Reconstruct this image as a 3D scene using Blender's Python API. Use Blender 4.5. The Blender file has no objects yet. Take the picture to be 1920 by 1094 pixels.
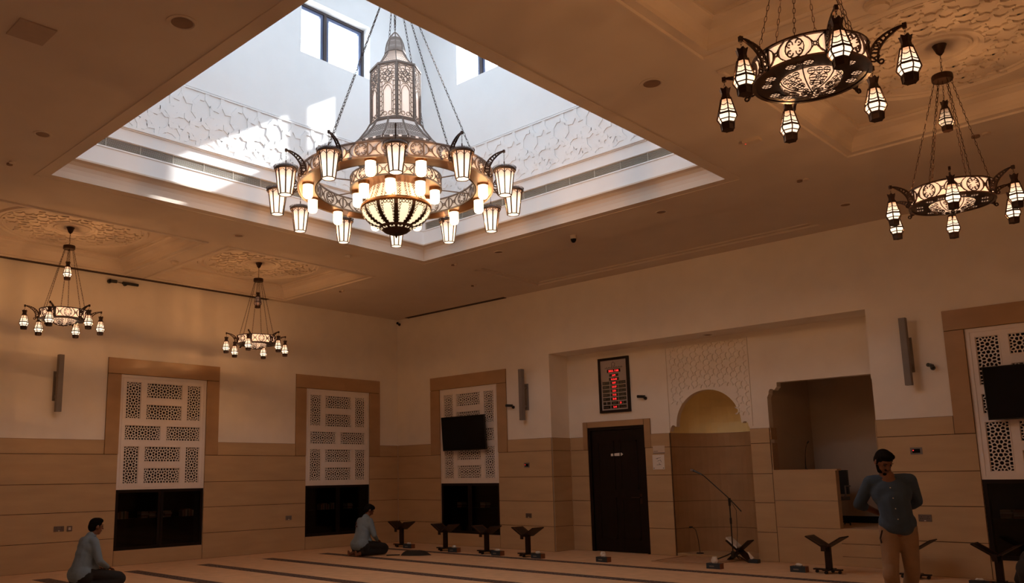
import bpy, math, random
from math import sin, cos, pi, radians, sqrt, atan2, hypot
from mathutils import Vector, Matrix
random.seed(7)
C = bpy.context.scene.collection
SC = bpy.context.scene

# ------------------------------------------------------------------ camera
CAM = Vector((15.2192, -13.7018, 1.5))
cd = bpy.data.cameras.new('camera'); cam = bpy.data.objects.new('camera', cd); C.objects.link(cam)
R3 = ((0.70605057, 0.12702605, 0.69667566), (0.70800718, -0.10608848, -0.69819128), (-0.01477922, 0.98620972, -0.16483919))
cam.matrix_world = Matrix.Translation(CAM) @ Matrix(R3).to_4x4()
cd.sensor_fit = 'HORIZONTAL'; cd.sensor_width = 36.0
cd.lens = 1581.09 * 36.0 / 1920.0
cd.shift_x = 131.532 / 1920.0
cd.shift_y = 83.305 / 1920.0
cd.clip_start = 0.05; cd.clip_end = 300
SC.camera = cam

# ------------------------------------------------------------------ world, sun, exposure
wd = bpy.data.worlds.new('world'); SC.world = wd; wd.use_nodes = True
bgn = wd.node_tree.nodes['Background']
bgn.inputs[0].default_value = (0.80, 0.91, 1.0, 1); bgn.inputs[1].default_value = 12.5
sl = bpy.data.lights.new('sun', 'SUN'); sun = bpy.data.objects.new('sun', sl); C.objects.link(sun)
sl.energy = 11.0; sl.angle = radians(0.9); sl.color = (1.0, 0.96, 0.9)
sun.rotation_euler = Vector((-0.9, -2.01, -1.30)).to_track_quat('-Z', 'Y').to_euler()
sun.location = (20, 20, 20)
SC.view_settings.view_transform = 'Standard'
SC.view_settings.look = 'None'
SC.view_settings.gamma = 1.0
SC.view_settings.use_curve_mapping = False
SC.view_settings.exposure = 0.0
SC.cycles.max_bounces = 10
SC.cycles.diffuse_bounces = 6
SC.cycles.glossy_bounces = 3
SC.cycles.transparent_max_bounces = 8
SC.cycles.caustics_reflective = False
SC.cycles.caustics_refractive = False
SC.cycles.sample_clamp_indirect = 6.0
SC.cycles.use_denoising = True

LAMP = (1.0, 0.47, 0.17)

# ------------------------------------------------------------------ materials
def mat(name, col, rough=0.6, metal=0.0, noise=0.0, scale=8.0, stretch=(1, 1, 1), bump=0.0, bscale=60.0, spec=0.5, emit=None, estr=0.0):
    m = bpy.data.materials.new(name); m.use_nodes = True
    nt = m.node_tree; N = nt.nodes; L = nt.links
    b = N['Principled BSDF']
    b.inputs['Roughness'].default_value = rough; b.inputs['Metallic'].default_value = metal
    b.inputs['Specular IOR Level'].default_value = spec
    b.inputs['Base Color'].default_value = (*col, 1)
    if noise > 0 or bump > 0:
        g = N.new('ShaderNodeNewGeometry'); mp = N.new('ShaderNodeMapping')
        mp.inputs['Scale'].default_value = stretch
        L.new(g.outputs['Position'], mp.inputs['Vector'])
    if noise > 0:
        t = N.new('ShaderNodeTexNoise'); t.inputs['Scale'].default_value = scale; t.inputs['Detail'].default_value = 4
        L.new(mp.outputs[0], t.inputs['Vector'])
        r = N.new('ShaderNodeValToRGB')
        r.color_ramp.elements[0].position = 0.3; r.color_ramp.elements[1].position = 0.7
        r.color_ramp.elements[0].color = (*[c * (1 - noise) for c in col], 1)
        r.color_ramp.elements[1].color = (*[min(1, c * (1 + noise)) for c in col], 1)
        L.new(t.outputs['Fac'], r.inputs[0]); L.new(r.outputs[0], b.inputs['Base Color'])
    if bump > 0:
        t2 = N.new('ShaderNodeTexNoise'); t2.inputs['Scale'].default_value = bscale; t2.inputs['Detail'].default_value = 3
        L.new(mp.outputs[0], t2.inputs['Vector'])
        bp = N.new('ShaderNodeBump'); bp.inputs['Strength'].default_value = bump; bp.inputs['Distance'].default_value = 0.01
        L.new(t2.outputs['Fac'], bp.inputs['Height']); L.new(bp.outputs[0], b.inputs['Normal'])
    if emit:
        b.inputs['Emission Color'].default_value = (*emit, 1); b.inputs['Emission Strength'].default_value = estr
    return m

M = {}
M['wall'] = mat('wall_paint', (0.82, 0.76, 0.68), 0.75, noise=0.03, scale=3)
M['ceil'] = mat('ceiling_paint', (0.66, 0.58, 0.50), 0.8, noise=0.03, scale=2)
M['well'] = mat('white_plaster', (0.84, 0.85, 0.86), 0.7, noise=0.015, scale=3)
M['marble'] = mat('beige_marble', (0.51, 0.355, 0.205), 0.3, noise=0.07, scale=1.6, stretch=(0.8, 0.8, 4.0), spec=0.35)
M['joint'] = mat('joint_filler', (0.10, 0.05, 0.025), 0.9, noise=0.1)
M['marble_dark'] = mat('brown_marble', (0.43, 0.27, 0.145), 0.25, noise=0.08, scale=2, stretch=(1, 1, 2), spec=0.35)
M['carpet'] = mat('carpet', (0.74, 0.50, 0.31), 0.95, noise=0.07, scale=5, bump=0.5, bscale=220, spec=0.1)
M['screen'] = mat('screen_white', (0.80, 0.74, 0.70), 0.5, noise=0.02)
M['void'] = mat('dark_void', (0.015, 0.007, 0.006), 0.8)
M['wood'] = mat('dark_wood', (0.007, 0.003, 0.002), 0.45, spec=0.25, noise=0.3, scale=3, stretch=(6, 6, 1))
M['wood2'] = mat('walnut_wood', (0.016, 0.007, 0.005), 0.45, spec=0.3, noise=0.3, scale=6, stretch=(1, 5, 5))
M['black'] = mat('black_plastic', (0.008, 0.008, 0.009), 0.35, noise=0.1)
M['blackgloss'] = mat('black_gloss', (0.003, 0.003, 0.004), 0.2, noise=0.05, spec=0.2)
M['grey'] = mat('grey_metal', (0.19, 0.165, 0.15), 0.5, noise=0.05)
M['steel'] = mat('brushed_steel', (0.15, 0.12, 0.11), 0.4, metal=0.3, noise=0.06)
M['bronze'] = mat('dark_bronze', (0.045, 0.022, 0.014), 0.45, metal=0.6, noise=0.2, scale=30)
M['bronze_grey'] = mat('grey_bronze', (0.22, 0.175, 0.15), 0.5, metal=0.25, noise=0.15, scale=30)
M['bronze_mid'] = mat('brown_bronze', (0.075, 0.05, 0.04), 0.5, metal=0.3, noise=0.15, scale=30)
M['gold'] = mat('bronze_gold', (0.27, 0.125, 0.05), 0.35, metal=0.8, noise=0.1, scale=20)
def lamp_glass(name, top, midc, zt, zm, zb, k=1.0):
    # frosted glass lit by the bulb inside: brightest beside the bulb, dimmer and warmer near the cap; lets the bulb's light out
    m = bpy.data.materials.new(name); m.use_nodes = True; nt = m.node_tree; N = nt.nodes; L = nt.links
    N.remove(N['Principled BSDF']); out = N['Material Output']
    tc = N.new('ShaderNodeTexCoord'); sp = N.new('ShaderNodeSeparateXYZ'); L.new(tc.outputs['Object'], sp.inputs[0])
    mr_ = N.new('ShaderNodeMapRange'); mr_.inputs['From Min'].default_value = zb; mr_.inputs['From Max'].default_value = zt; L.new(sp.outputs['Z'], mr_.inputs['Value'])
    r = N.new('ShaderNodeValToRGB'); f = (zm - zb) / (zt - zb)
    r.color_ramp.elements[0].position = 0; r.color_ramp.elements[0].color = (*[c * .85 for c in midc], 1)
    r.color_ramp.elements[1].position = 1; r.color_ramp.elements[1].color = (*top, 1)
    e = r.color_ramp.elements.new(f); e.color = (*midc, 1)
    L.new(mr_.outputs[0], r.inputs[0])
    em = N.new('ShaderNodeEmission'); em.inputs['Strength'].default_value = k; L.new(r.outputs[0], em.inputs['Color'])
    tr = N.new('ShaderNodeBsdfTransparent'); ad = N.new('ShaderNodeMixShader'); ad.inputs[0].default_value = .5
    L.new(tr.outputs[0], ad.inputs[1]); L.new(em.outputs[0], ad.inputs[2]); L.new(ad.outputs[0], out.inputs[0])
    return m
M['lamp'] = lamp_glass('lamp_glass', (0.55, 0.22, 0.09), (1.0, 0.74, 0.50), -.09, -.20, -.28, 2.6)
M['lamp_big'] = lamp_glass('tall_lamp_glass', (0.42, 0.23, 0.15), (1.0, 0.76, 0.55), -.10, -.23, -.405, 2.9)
M['lamp_cyl'] = mat('frosted_lamp', (0.9, 0.85, 0.7), 0.5, noise=0.02, emit=(1.0, 0.74, 0.42), estr=5.0)
M['drum'] = mat('drum_acrylic', (0.7, 0.5, 0.4), 0.5, noise=0.03, emit=(1.0, 0.60, 0.36), estr=1.0)
M['acryl'] = mat('pale_acrylic', (0.78, 0.80, 0.83), 0.5, noise=0.03, emit=(1.0, 0.78, 0.68), estr=0.18)
M['acryl_tower'] = mat('tower_acrylic', (0.85, 0.80, 0.77), 0.35, noise=0.03, emit=(1.0, 0.74, 0.60), estr=0.65)
M['bowl'] = mat('bowl_glass', (0.9, 0.85, 0.7), 0.4, noise=0.04, emit=(1.0, 0.80, 0.52), estr=1.1)
M['gold_plaster'] = mat('gold_plaster', (0.93, 0.80, 0.42), 0.6, noise=0.04, scale=4)
M['skin'] = mat('skin', (0.16, 0.065, 0.035), 0.55, noise=0.08, scale=20)
M['hair'] = mat('black_hair', (0.004, 0.003, 0.003), 0.8, spec=0.1, noise=0.3, scale=60)
M['shirt'] = mat('blue_shirt', (0.17, 0.24, 0.31), 0.85, noise=0.06, scale=12, bump=0.3, bscale=25)
M['shirt2'] = mat('denim_shirt', (0.035, 0.065, 0.115), 0.85, noise=0.08, scale=12, bump=0.3, bscale=25)
M['trouser'] = mat('dark_trousers', (0.012, 0.013, 0.017), 0.85, noise=0.1, bump=0.3, bscale=20)
M['khaki'] = mat('khaki_trousers', (0.27, 0.17, 0.10), 0.85, noise=0.08, scale=14, bump=0.4, bscale=18)
M['charcoal'] = mat('charcoal_cloth', (0.025, 0.022, 0.021), 0.9, noise=0.1, scale=15)
M['palecloth'] = mat('pale_cloth', (0.45, 0.42, 0.30), 0.9, noise=0.06, scale=15)
M['paper'] = mat('white_paper', (0.75, 0.72, 0.68), 0.8, noise=0.03)
M['navy'] = mat('navy_card', (0.02, 0.035, 0.055), 0.5, noise=0.1)
M['orange'] = mat('orange_card', (0.22, 0.075, 0.03), 0.6, noise=0.1)
M['rug'] = mat('prayer_rug', (0.52, 0.33, 0.20), 0.95, noise=0.12, scale=9, bump=0.4, bscale=150)
M['red_led'] = mat('red_led', (0.3, 0.0, 0.0), 0.5, noise=0.01, emit=(1.0, 0.03, 0.03), estr=2.2)
M['skytint_frame'] = mat('aluminium_sky_tint', (0.13, 0.16, 0.27), 0.35, metal=0.3, noise=0.03)  # blue of the reflected sky is put into the sash colour
M['brownframe'] = mat('bronze_frame', (0.05, 0.035, 0.035), 0.4, noise=0.05)
M['grille'] = mat('grille_metal', (0.55, 0.53, 0.47), 0.5, noise=0.04)
M['slot'] = mat('slot_dark', (0.06, 0.035, 0.03), 0.6, noise=0.1)
M['cream_fix'] = mat('cream_plastic', (0.62, 0.52, 0.42), 0.5, noise=0.03)

def carpet_stripe():
    m = mat('carpet_stripe', (0.075, 0.05, 0.05), 0.95, noise=0.1)
    nt = m.node_tree; N = nt.nodes; L = nt.links; b = N['Principled BSDF']
    g = N.new('ShaderNodeNewGeometry'); v = N.new('ShaderNodeTexVoronoi'); v.feature = 'DISTANCE_TO_EDGE'
    mp = N.new('ShaderNodeMapping'); mp.inputs['Scale'].default_value = (9, 16, 9)
    v.inputs['Scale'].default_value = 1.0; v.inputs['Randomness'].default_value = 0.35
    L.new(g.outputs['Position'], mp.inputs[0]); L.new(mp.outputs[0], v.inputs['Vector'])
    r = N.new('ShaderNodeValToRGB')
    r.color_ramp.elements[0].position = 0.06; r.color_ramp.elements[0].color = (0.22, 0.16, 0.13, 1)
    r.color_ramp.elements[1].position = 0.12; r.color_ramp.elements[1].color = (0.05, 0.028, 0.026, 1)
    L.new(v.outputs['Distance'], r.inputs[0]); L.new(r.outputs[0], b.inputs['Base Color'])
    return m
M['stripe'] = carpet_stripe()

def glass_mat(name, col, fac, rough=0.0):
    m = bpy.data.materials.new(name); m.use_nodes = True
    nt = m.node_tree; N = nt.nodes; L = nt.links
    N.remove(N['Principled BSDF']); out = N['Material Output']
    t = N.new('ShaderNodeBsdfTransparent'); t.inputs[0].default_value = (*col, 1)
    gl = N.new('ShaderNodeBsdfGlossy'); gl.inputs['Roughness'].default_value = rough
    fr = N.new('ShaderNodeFresnel'); fr.inputs[0].default_value = 1.45
    mx = N.new('ShaderNodeMixShader'); mu = N.new('ShaderNodeMath'); mu.operation = 'MULTIPLY'; mu.inputs[1].default_value = fac
    L.new(fr.outputs[0], mu.inputs[0]); L.new(mu.outputs[0], mx.inputs[0]); L.new(t.outputs[0], mx.inputs[1]); L.new(gl.outputs[0], mx.inputs[2])
    L.new(mx.outputs[0], out.inputs[0])
    return m
M['pane'] = glass_mat('window_glass', (0.95, 0.97, 1.0), 0.6)
M['tint'] = glass_mat('dark_tinted_glass', (0.28, 0.24, 0.22), 0.7, 0.05)

# ------------------------------------------------------------------ mesh helpers
class MB:
    def __init__(s): s.v = []; s.f = []
    def quad(s, a, b, c, d):
        n = len(s.v); s.v += [tuple(a), tuple(b), tuple(c), tuple(d)]; s.f.append((n, n + 1, n + 2, n + 3))
    def poly(s, pts):
        n = len(s.v); s.v += [tuple(p) for p in pts]; s.f.append(tuple(range(n, n + len(pts))))
    def hexa(s, p):
        n = len(s.v); s.v += [tuple(q) for q in p]
        for f in ((3, 2, 1, 0), (4, 5, 6, 7), (0, 1, 5, 4), (1, 2, 6, 5), (2, 3, 7, 6), (3, 0, 4, 7)): s.f.append(tuple(n + i for i in f))
    def box(s, x0, x1, y0, y1, z0, z1):
        s.hexa([(x0, y0, z0), (x1, y0, z0), (x1, y1, z0), (x0, y1, z0), (x0, y0, z1), (x1, y0, z1), (x1, y1, z1), (x0, y1, z1)]); return s
    def seg(s, p0, p1, r0, r1=None, n=6, cap=True):
        r1 = r0 if r1 is None else r1
        p0 = Vector(p0); p1 = Vector(p1); d = (p1 - p0)
        if d.length < 1e-7: return s
        d.normalize(); a = d.orthogonal().normalized(); b = d.cross(a); k = len(s.v)
        for p, r in ((p0, r0), (p1, r1)):
            for i in range(n):
                t = 2 * pi * i / n; s.v.append(tuple(p + a * (r * cos(t)) + b * (r * sin(t))))
        for i in range(n): j = (i + 1) % n; s.f.append((k + i, k + j, k + n + j, k + n + i))
        if cap: s.f.append(tuple(k + n - 1 - i for i in range(n))); s.f.append(tuple(k + n + i for i in range(n)))
        return s
    def path(s, pts, r, n=5, closed=False):
        P = [Vector(p) for p in pts]; k0 = len(s.v); m = len(P); prev = None
        for i, p in enumerate(P):
            if closed: d = P[(i + 1) % m] - P[i - 1]
            else: d = P[min(i + 1, m - 1)] - P[max(i - 1, 0)]
            d.normalize()
            if prev is None: a = d.orthogonal().normalized()
            else: a = (prev - d * prev.dot(d)).normalized()
            prev = a; b = d.cross(a); rr = r[i] if isinstance(r, (list, tuple)) else r
            for j in range(n): t = 2 * pi * j / n; s.v.append(tuple(p + a * (rr * cos(t)) + b * (rr * sin(t))))
        for i in range(m if closed else m - 1):
            for j in range(n):
                i2 = (i + 1) % m; j2 = (j + 1) % n
                s.f.append((k0 + i * n + j, k0 + i * n + j2, k0 + i2 * n + j2, k0 + i2 * n + j))
        if not closed:
            s.f.append(tuple(k0 + n - 1 - j for j in range(n))); s.f.append(tuple(k0 + (m - 1) * n + j for j in range(n)))
        return s
    def lathe(s, prof, n=24, c=(0, 0, 0), ph=0.0, closed=False, a0=0.0, a1=2 * pi):
        k = len(s.v); full = abs(a1 - a0 - 2 * pi) < 1e-6; nn = n if full else n + 1
        for r, z in prof:
            for i in range(nn):
                t = ph + a0 + (a1 - a0) * i / n; s.v.append((c[0] + r * cos(t), c[1] + r * sin(t), c[2] + z))
        m = len(prof)
        for q in range(m if closed else m - 1):
            q2 = (q + 1) % m
            for i in range(n):
                j = (i + 1) % nn
                s.f.append((k + q * nn + i, k + q * nn + j, k + q2 * nn + j, k + q2 * nn + i))
        return s
    def ribbon(s, pts, w, t, fm, closed=False):
        # flat bar following a 2-D polyline, mapped to 3-D by fm(u, v, depth)
        m = len(pts)
        for i in range(m if closed else m - 1):
            a = pts[i]; b = pts[(i + 1) % m]; dx = b[0] - a[0]; dy = b[1] - a[1]; l = hypot(dx, dy)
            if l < 1e-6: continue
            nx = -dy / l * w / 2; ny = dx / l * w / 2; ex = dx / l * w * 0.3; ey = dy / l * w * 0.3
            q = [(a[0] - nx - ex, a[1] - ny - ey), (b[0] - nx + ex, b[1] - ny + ey), (b[0] + nx + ex, b[1] + ny + ey), (a[0] + nx - ex, a[1] + ny - ey)]
            tt = t * (1 + .05 * ((i * 3 + len(s.v) // 8) % 7))
            s.hexa([fm(x, y, -t * .3) for x, y in q] + [fm(x, y, tt) for x, y in q])
        return s
    def build(s, name, m, parent=None, smooth=False, label=None, kind=None, link=True):
        me = bpy.data.meshes.new(name); me.from_pydata(s.v, [], s.f); me.update()
        if smooth: me.shade_smooth()
        mm = M[m] if isinstance(m, str) else m
        me.materials.append(mm)
        o = bpy.data.objects.new(name, me)
        if link: C.objects.link(o)
        if parent is not None: o.parent = parent
        if label: o['label'] = label
        if kind: o['kind'] = kind
        return o

def circ(cx, cy, r, n=12, a0=0.0, a1=2 * pi):
    full = abs(a1 - a0 - 2 * pi) < 1e-6
    return [(cx + r * cos(a0 + (a1 - a0) * i / n), cy + r * sin(a0 + (a1 - a0) * i / n)) for i in range(n if full else n + 1)]

def grid_plate(mb, rect, holes, fm, depth=0.0, outer=False):
    # flat plate (u0,u1,v0,v1) with rectangular holes; hole sides drop by 'depth'
    us = sorted(set([rect[0], rect[1]] + [h[i] for h in holes for i in (0, 1) if rect[0] < h[i] < rect[1]]))
    vs = sorted(set([rect[2], rect[3]] + [h[i] for h in holes for i in (2, 3) if rect[2] < h[i] < rect[3]]))
    def inh(u, v): return any(h[0] < u < h[1] and h[2] < v < h[3] for h in holes)
    for i in range(len(us) - 1):
        for j in range(len(vs) - 1):
            if not inh((us[i] + us[i + 1]) / 2, (vs[j] + vs[j + 1]) / 2):
                mb.quad(fm(us[i], vs[j], 0), fm(us[i + 1], vs[j], 0), fm(us[i + 1], vs[j + 1], 0), fm(us[i], vs[j + 1], 0))
    if depth:
        for h in list(holes) + ([rect] if outer else []):
            for (a, b) in (((h[0], h[2]), (h[1], h[2])), ((h[1], h[2]), (h[1], h[3])), ((h[1], h[3]), (h[0], h[3])), ((h[0], h[3]), (h[0], h[2]))):
                mb.quad(fm(a[0], a[1], 0), fm(b[0], b[1], 0), fm(b[0], b[1], depth), fm(a[0], a[1], depth))

def sweep_rect(mb, x0, x1, y0, y1, z, prof):
    # mitred moulding round a rectangle: prof = (inset, height)
    for (d0, h0), (d1, h1) in zip(prof[:-1], prof[1:]):
        A = [(x0 + d0, y0 + d0, z + h0), (x1 - d0, y0 + d0, z + h0), (x1 - d0, y1 - d0, z + h0), (x0 + d0, y1 - d0, z + h0)]
        B = [(x0 + d1, y0 + d1, z + h1), (x1 - d1, y0 + d1, z + h1), (x1 - d1, y1 - d1, z + h1), (x0 + d1, y1 - d1, z + h1)]
        for i in range(4): mb.quad(A[i], A[(i + 1) % 4], B[(i + 1) % 4], B[i])

def thing(name, label, cat, loc=(0, 0, 0), rz=0.0, group=None):
    o = bpy.data.objects.new(name, None); C.objects.link(o); o.location = loc; o.rotation_euler = (0, 0, rz)
    o.empty_display_size = 0.1
    o['label'] = label; o['category'] = cat
    if group: o['group'] = group
    return o
def tag(o, label, cat, group=None):
    o['label'] = label; o['category'] = cat
    if group: o['group'] = group
    return o
def dup(o, parent=None):
    c = o.copy(); C.objects.link(c)
    if parent is not None: c.parent = parent
    for ch in list(o.children): dup(ch, c)
    return c
def inst(src, parent, name=None):
    o = bpy.data.objects.new(name or src.name.split('.')[0], src.data); C.objects.link(o); o.parent = parent
    return o

# ================================================================== ROOM
H = 5.32; RX = 15.9; RY = -14.8
SKX0, SKX1, SKY0, SKY1 = 4.62, 10.37, -9.99, -3.51
AX0, AX1, AD, AH = 4.64, 10.80, 0.61, 3.96      # alcove in the qibla wall

# floor
fb = MB(); fb.quad((0, RY, 0), (RX, RY, 0), (RX, 2.6, 0), (0, 2.6, 0))
floor = fb.build('floor', 'carpet', kind='structure')
for y0, y1 in ((-8.63, -8.37), (-7.15, -6.91), (-5.80, -5.56), (-4.44, -4.20), (-3.11, -2.87), (-1.58, -1.36), (-9.95, -9.74), (-11.3, -11.1)):
    MB().box(1.03, RX, y0, y1, 0.0005, 0.003).build('carpet_stripe', 'stripe', floor)

# trays in the ceiling: (x0,x1,y0,y1,rise)
TRAYS = [(0.31, 3.06, -6.50, -3.55, 0.25), (0.31, 3.06, -10.05, -7.10, 0.25), (11.88, 14.63, -6.30, -3.25, 0.25), (11.88, 14.63, -9.80, -6.85, 0.25),
         (4.75, 10.40, -2.35, -0.40, 0.05)]
cb = MB()
grid_plate(cb, (0, RX, RY, 0), [(SKX0, SKX1, SKY0, SKY1)] + [t[:4] for t in TRAYS], lambda u, v, w: (u, v, H + w))
ceiling = cb.build('ceiling', 'ceil', kind='structure')

def star_relief(mb, u0, u1, v0, v1, cell, fm, w=0.03, t=0.02, keep=None, rows=None):
    # eight-pointed stars joined by short links
    nu = max(1, round((u1 - u0) / cell)); nv = rows or max(1, round((v1 - v0) / cell)); cu = (u1 - u0) / nu; cv = (v1 - v0) / nv
    for i in range(nu):
        for j in range(nv):
            cx = u0 + (i + .5) * cu; cy = v0 + (j + .5) * cv
            if keep and not keep(cx, cy): continue
            pts = []
            for k in range(16):
                r = 0.40 if k % 2 == 0 else 0.285
                a = pi / 8 * k + pi / 8 * 0; pts.append((cx + cu * r * cos(a), cy + cv * r * sin(a)))
            mb.ribbon(pts, w, t, fm, closed=True)
            mb.ribbon([(cx + cu * .40, cy), (cx + cu * .5, cy)], w, t, fm); mb.ribbon([(cx - cu * .40, cy), (cx - cu * .5, cy)], w, t, fm)
            mb.ribbon([(cx, cy + cv * .40), (cx, cy + cv * .5)], w, t, fm); mb.ribbon([(cx, cy - cv * .40), (cx, cy - cv * .5)], w, t, fm)
            mb.ribbon([(cx + cu * .283, cy + cv * .283), (cx + cu * .40, cy + cv * .40), (cx + cu * .5, cy + cv * .40)], w, t, fm)
            mb.ribbon([(cx - cu * .283, cy - cv * .283), (cx - cu * .40, cy - cv * .40), (cx - cu * .5, cy - cv * .40)], w, t, fm)
            mb.ribbon([(cx - cu * .283, cy + cv * .283), (cx - cu * .40, cy + cv * .40), (cx - cu * .40, cy + cv * .5)], w, t, fm)
            mb.ribbon([(cx + cu * .283, cy - cv * .283), (cx + cu * .40, cy - cv * .40), (cx + cu * .40, cy - cv * .5)], w, t, fm)

for ti, (x0, x1, y0, y1, rise) in enumerate(TRAYS):
    tb = MB()
    if rise > 0.2:
        prof = [(-0.13, -0.001), (-0.12, -0.022), (-0.09, -0.022), (-0.08, -0.001), (0, 0), (0.0, 0.05), (0.015, 0.10), (0.06, 0.16), (0.14, 0.19), (0.15, 0.215), (0.17, 0.215), (0.17, rise)]
    else: prof = [(0, 0), (0, rise * 0.6), (0.10, rise * 0.6), (0.10, rise)]
    sweep_rect(tb, x0, x1, y0, y1, H, prof)
    d = prof[-1][0]; tb.quad((x0 + d, y0 + d, H + rise), (x1 - d, y0 + d, H + rise), (x1 - d, y1 - d, H + rise), (x0 + d, y1 - d, H + rise))
    tray = tb.build('ceiling_tray', 'ceil', ceiling)
    if rise > 0.2:
        cx = (x0 + x1) / 2; cy = (y0 + y1) / 2; Z = H + rise
        rb = MB()
        for (r, w_, h_) in ((1.13, .045, .03), (1.04, .02, .015), (0.36, .03, .02), (0.27, .02, .02)):
            rb.lathe([(r - w_, 0), (r - w_ * .6, -h_), (r + w_ * .6, -h_), (r + w_, 0)], 64, (cx, cy, Z))
        rb.build('ring_moulding', 'ceil', tray)
        sb = MB()
        star_relief(sb, cx - 1.05, cx + 1.05, cy - 1.05, cy + 1.05, 0.35, lambda u, v, w: (u, v, Z - w), w=0.035, t=0.015,
                    keep=lambda u, v: 0.40 < hypot(u - cx, v - cy) < 0.98)
        sb.build('star_relief', 'ceil', tray)['kind'] = 'stuff'

# ---- skylight well
WI = 0.10; wx0, wx1, wy0, wy1 = SKX0 + WI, SKX1 - WI, SKY0 + WI, SKY1 - WI
ZT = 10.3
cvb = MB()
sweep_rect(cvb, SKX0, SKX1, SKY0, SKY1, H, [(-0.16, -0.001), (-0.155, -0.006), (-0.14, -0.006), (-0.135, -0.001), (0.0, 0.0), (0.0, 0.085), (0.008, 0.14), (0.03, 0.19), (0.07, 0.225), (0.115, 0.235), (0.13, 0.24), (0.13, 0.262), (0.10, 0.262)])
cvb.build('trim_1', 'ceil', kind='structure')
WZ0, WZ1 = 8.31, 9.29; WY = [(-6.30, -4.85), (-8.65, -7.20)]; WX = [(5.62, 7.07), (7.92, 9.37)]
TH = 0.28
def well_wall(name, fm, u0, u1, wins, sgn):
    b = MB(); grid_plate(b, (u0, u1, 5.575, ZT), [(a, c, WZ0, WZ1) for a, c in wins] + [(u0 + .05, u1 - .05, 5.85, 5.975)], fm, depth=TH)
    # outer skin
    grid_plate(b, (u0 - .4, u1 + .4, 5.5, ZT), [(a, c, WZ0, WZ1) for a, c in wins], lambda u, v, w: fm(u, v, TH + w))
    o = b.build(name, 'well', kind='structure')
    g = MB(); n = 8
    for i in range(n):
        v = 5.853 + i * 0.0165; g.hexa([fm(u0 + .05, v, .012), fm(u1 - .05, v, .012), fm(u1 - .05, v + .004, .012), fm(u0 + .05, v + .004, .012), fm(u0 + .05, v, .03), fm(u1 - .05, v, .03), fm(u1 - .05, v + .004, .03), fm(u0 + .05, v + .004, .03)])
    k = int((u1 - u0) / 0.45)
    for i in range(k + 1):
        u = u0 + .05 + i * (u1 - u0 - .12) / k
        g.hexa([fm(u, 5.85, .008), fm(u + .007, 5.85, .008), fm(u + .007, 5.975, .008), fm(u, 5.975, .008), fm(u, 5.85, .03), fm(u + .007, 5.85, .03), fm(u + .007, 5.975, .03), fm(u, 5.975, .03)])
    gg = g.build('grille_slats', 'grille', o); gg['kind'] = 'stuff'
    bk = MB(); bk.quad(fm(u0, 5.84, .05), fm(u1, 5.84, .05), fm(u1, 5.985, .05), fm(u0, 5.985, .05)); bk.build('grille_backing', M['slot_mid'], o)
    mo = MB()
    def bar(v0, v1, t): mo.hexa([fm(u0, v0, 0.0), fm(u1, v0, 0.0), fm(u1, v1, 0.0), fm(u0, v1, 0.0), fm(u0, v0, -t), fm(u1, v0, -t), fm(u1, v1, -t), fm(u0, v1, -t)])
    bar(5.825, 5.845, .012); bar(5.98, 5.995, .01); bar(6.15, 6.165, .02); bar(6.165, 6.20, .045); bar(7.03, 7.05, .02); bar(7.065, 7.08, .012)
    mo.build('moulding', 'well', o)
    s = MB(); star_relief(s, u0 + .02, u1 - .02, 6.21, 7.02, 0.62, lambda u, v, w: fm(u, v, -w), w=0.06, t=0.012, rows=1); star_relief(s, u0 + .33, u1 - .33, 6.21, 6.62, 0.62, lambda u, v, w: fm(u, v, -w), w=0.06, t=0.011, rows=1)
    s.build('star_relief', 'well', o)['kind'] = 'stuff'
    return o
M['slot_mid'] = mat('grille_back_grey', (0.20, 0.19, 0.16), 0.7, noise=0.05)  # flat grey backing colour behind the slats
well_wall('wall_well_west', lambda u, v, w: (wx0 - w, u, v), wy0, wy1, WY, 1)
well_wall('wall_well_east', lambda u, v, w: (wx1 + w, u, v), wy0, wy1, WY, 1)
well_wall('wall_well_north', lambda u, v, w: (u, wy1 + w, v), wx0, wx1, WX, 1)
well_wall('wall_well_south', lambda u, v, w: (u, wy0 - w, v), wx0, wx1, WX, 1)
MB().box(wx0 - .4, wx1 + .4, wy0 - .4, wy1 + .4, ZT, ZT + .2).build('ceiling_well', 'well', kind='structure')
# wells' windows
def well_window(n, fm, u0, u1, mull):
    r = bpy.data.objects.new('window_%d' % n, None); C.objects.link(r); r['kind'] = 'structure'
    b = MB(); D0, D1 = .17, .25; f = .045
    def bx(a, c, e, g, d0=D0, d1=D1, m=b): m.hexa([fm(a, e, d0), fm(c, e, d0), fm(c, g, d0), fm(a, g, d0), fm(a, e, d1), fm(c, e, d1), fm(c, g, d1), fm(a, g, d1)])
    bx(u0, u1, WZ1 - f, WZ1); bx(u0, u1, WZ0, WZ0 + f); bx(u0, u0 + f, WZ0 + f, WZ1 - f); bx(u1 - f, u1, WZ0 + f, WZ1 - f); bx(mull - .03, mull + .03, WZ0 + f, WZ1 - f)
    fr = b.build('window_frame', 'brownframe', r)
    s = MB()
    for a, c in ((u0 + f, mull - .03), (mull + .03, u1 - f)):
        e, g = WZ0 + f, WZ1 - f; q = .055
        bx(a, c, g - q, g, .19, .235, s); bx(a, c, e, e + q, .19, .235, s); bx(a, a + q, e + q, g - q, .19, .235, s); bx(c - q, c, e + q, g - q, .19, .235, s)
    s.build('sash', 'skytint_frame', r)
    for a, c in ((u0 + f + .04, mull - .07), (mull + .07, u1 - f - .04)):
        p = MB(); p.quad(fm(a, WZ0 + .085, .21), fm(c, WZ0 + .085, .21), fm(c, WZ1 - .085, .21), fm(a, WZ1 - .085, .21)); p.build('glass_pane', 'pane', r)
n = 10
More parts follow.
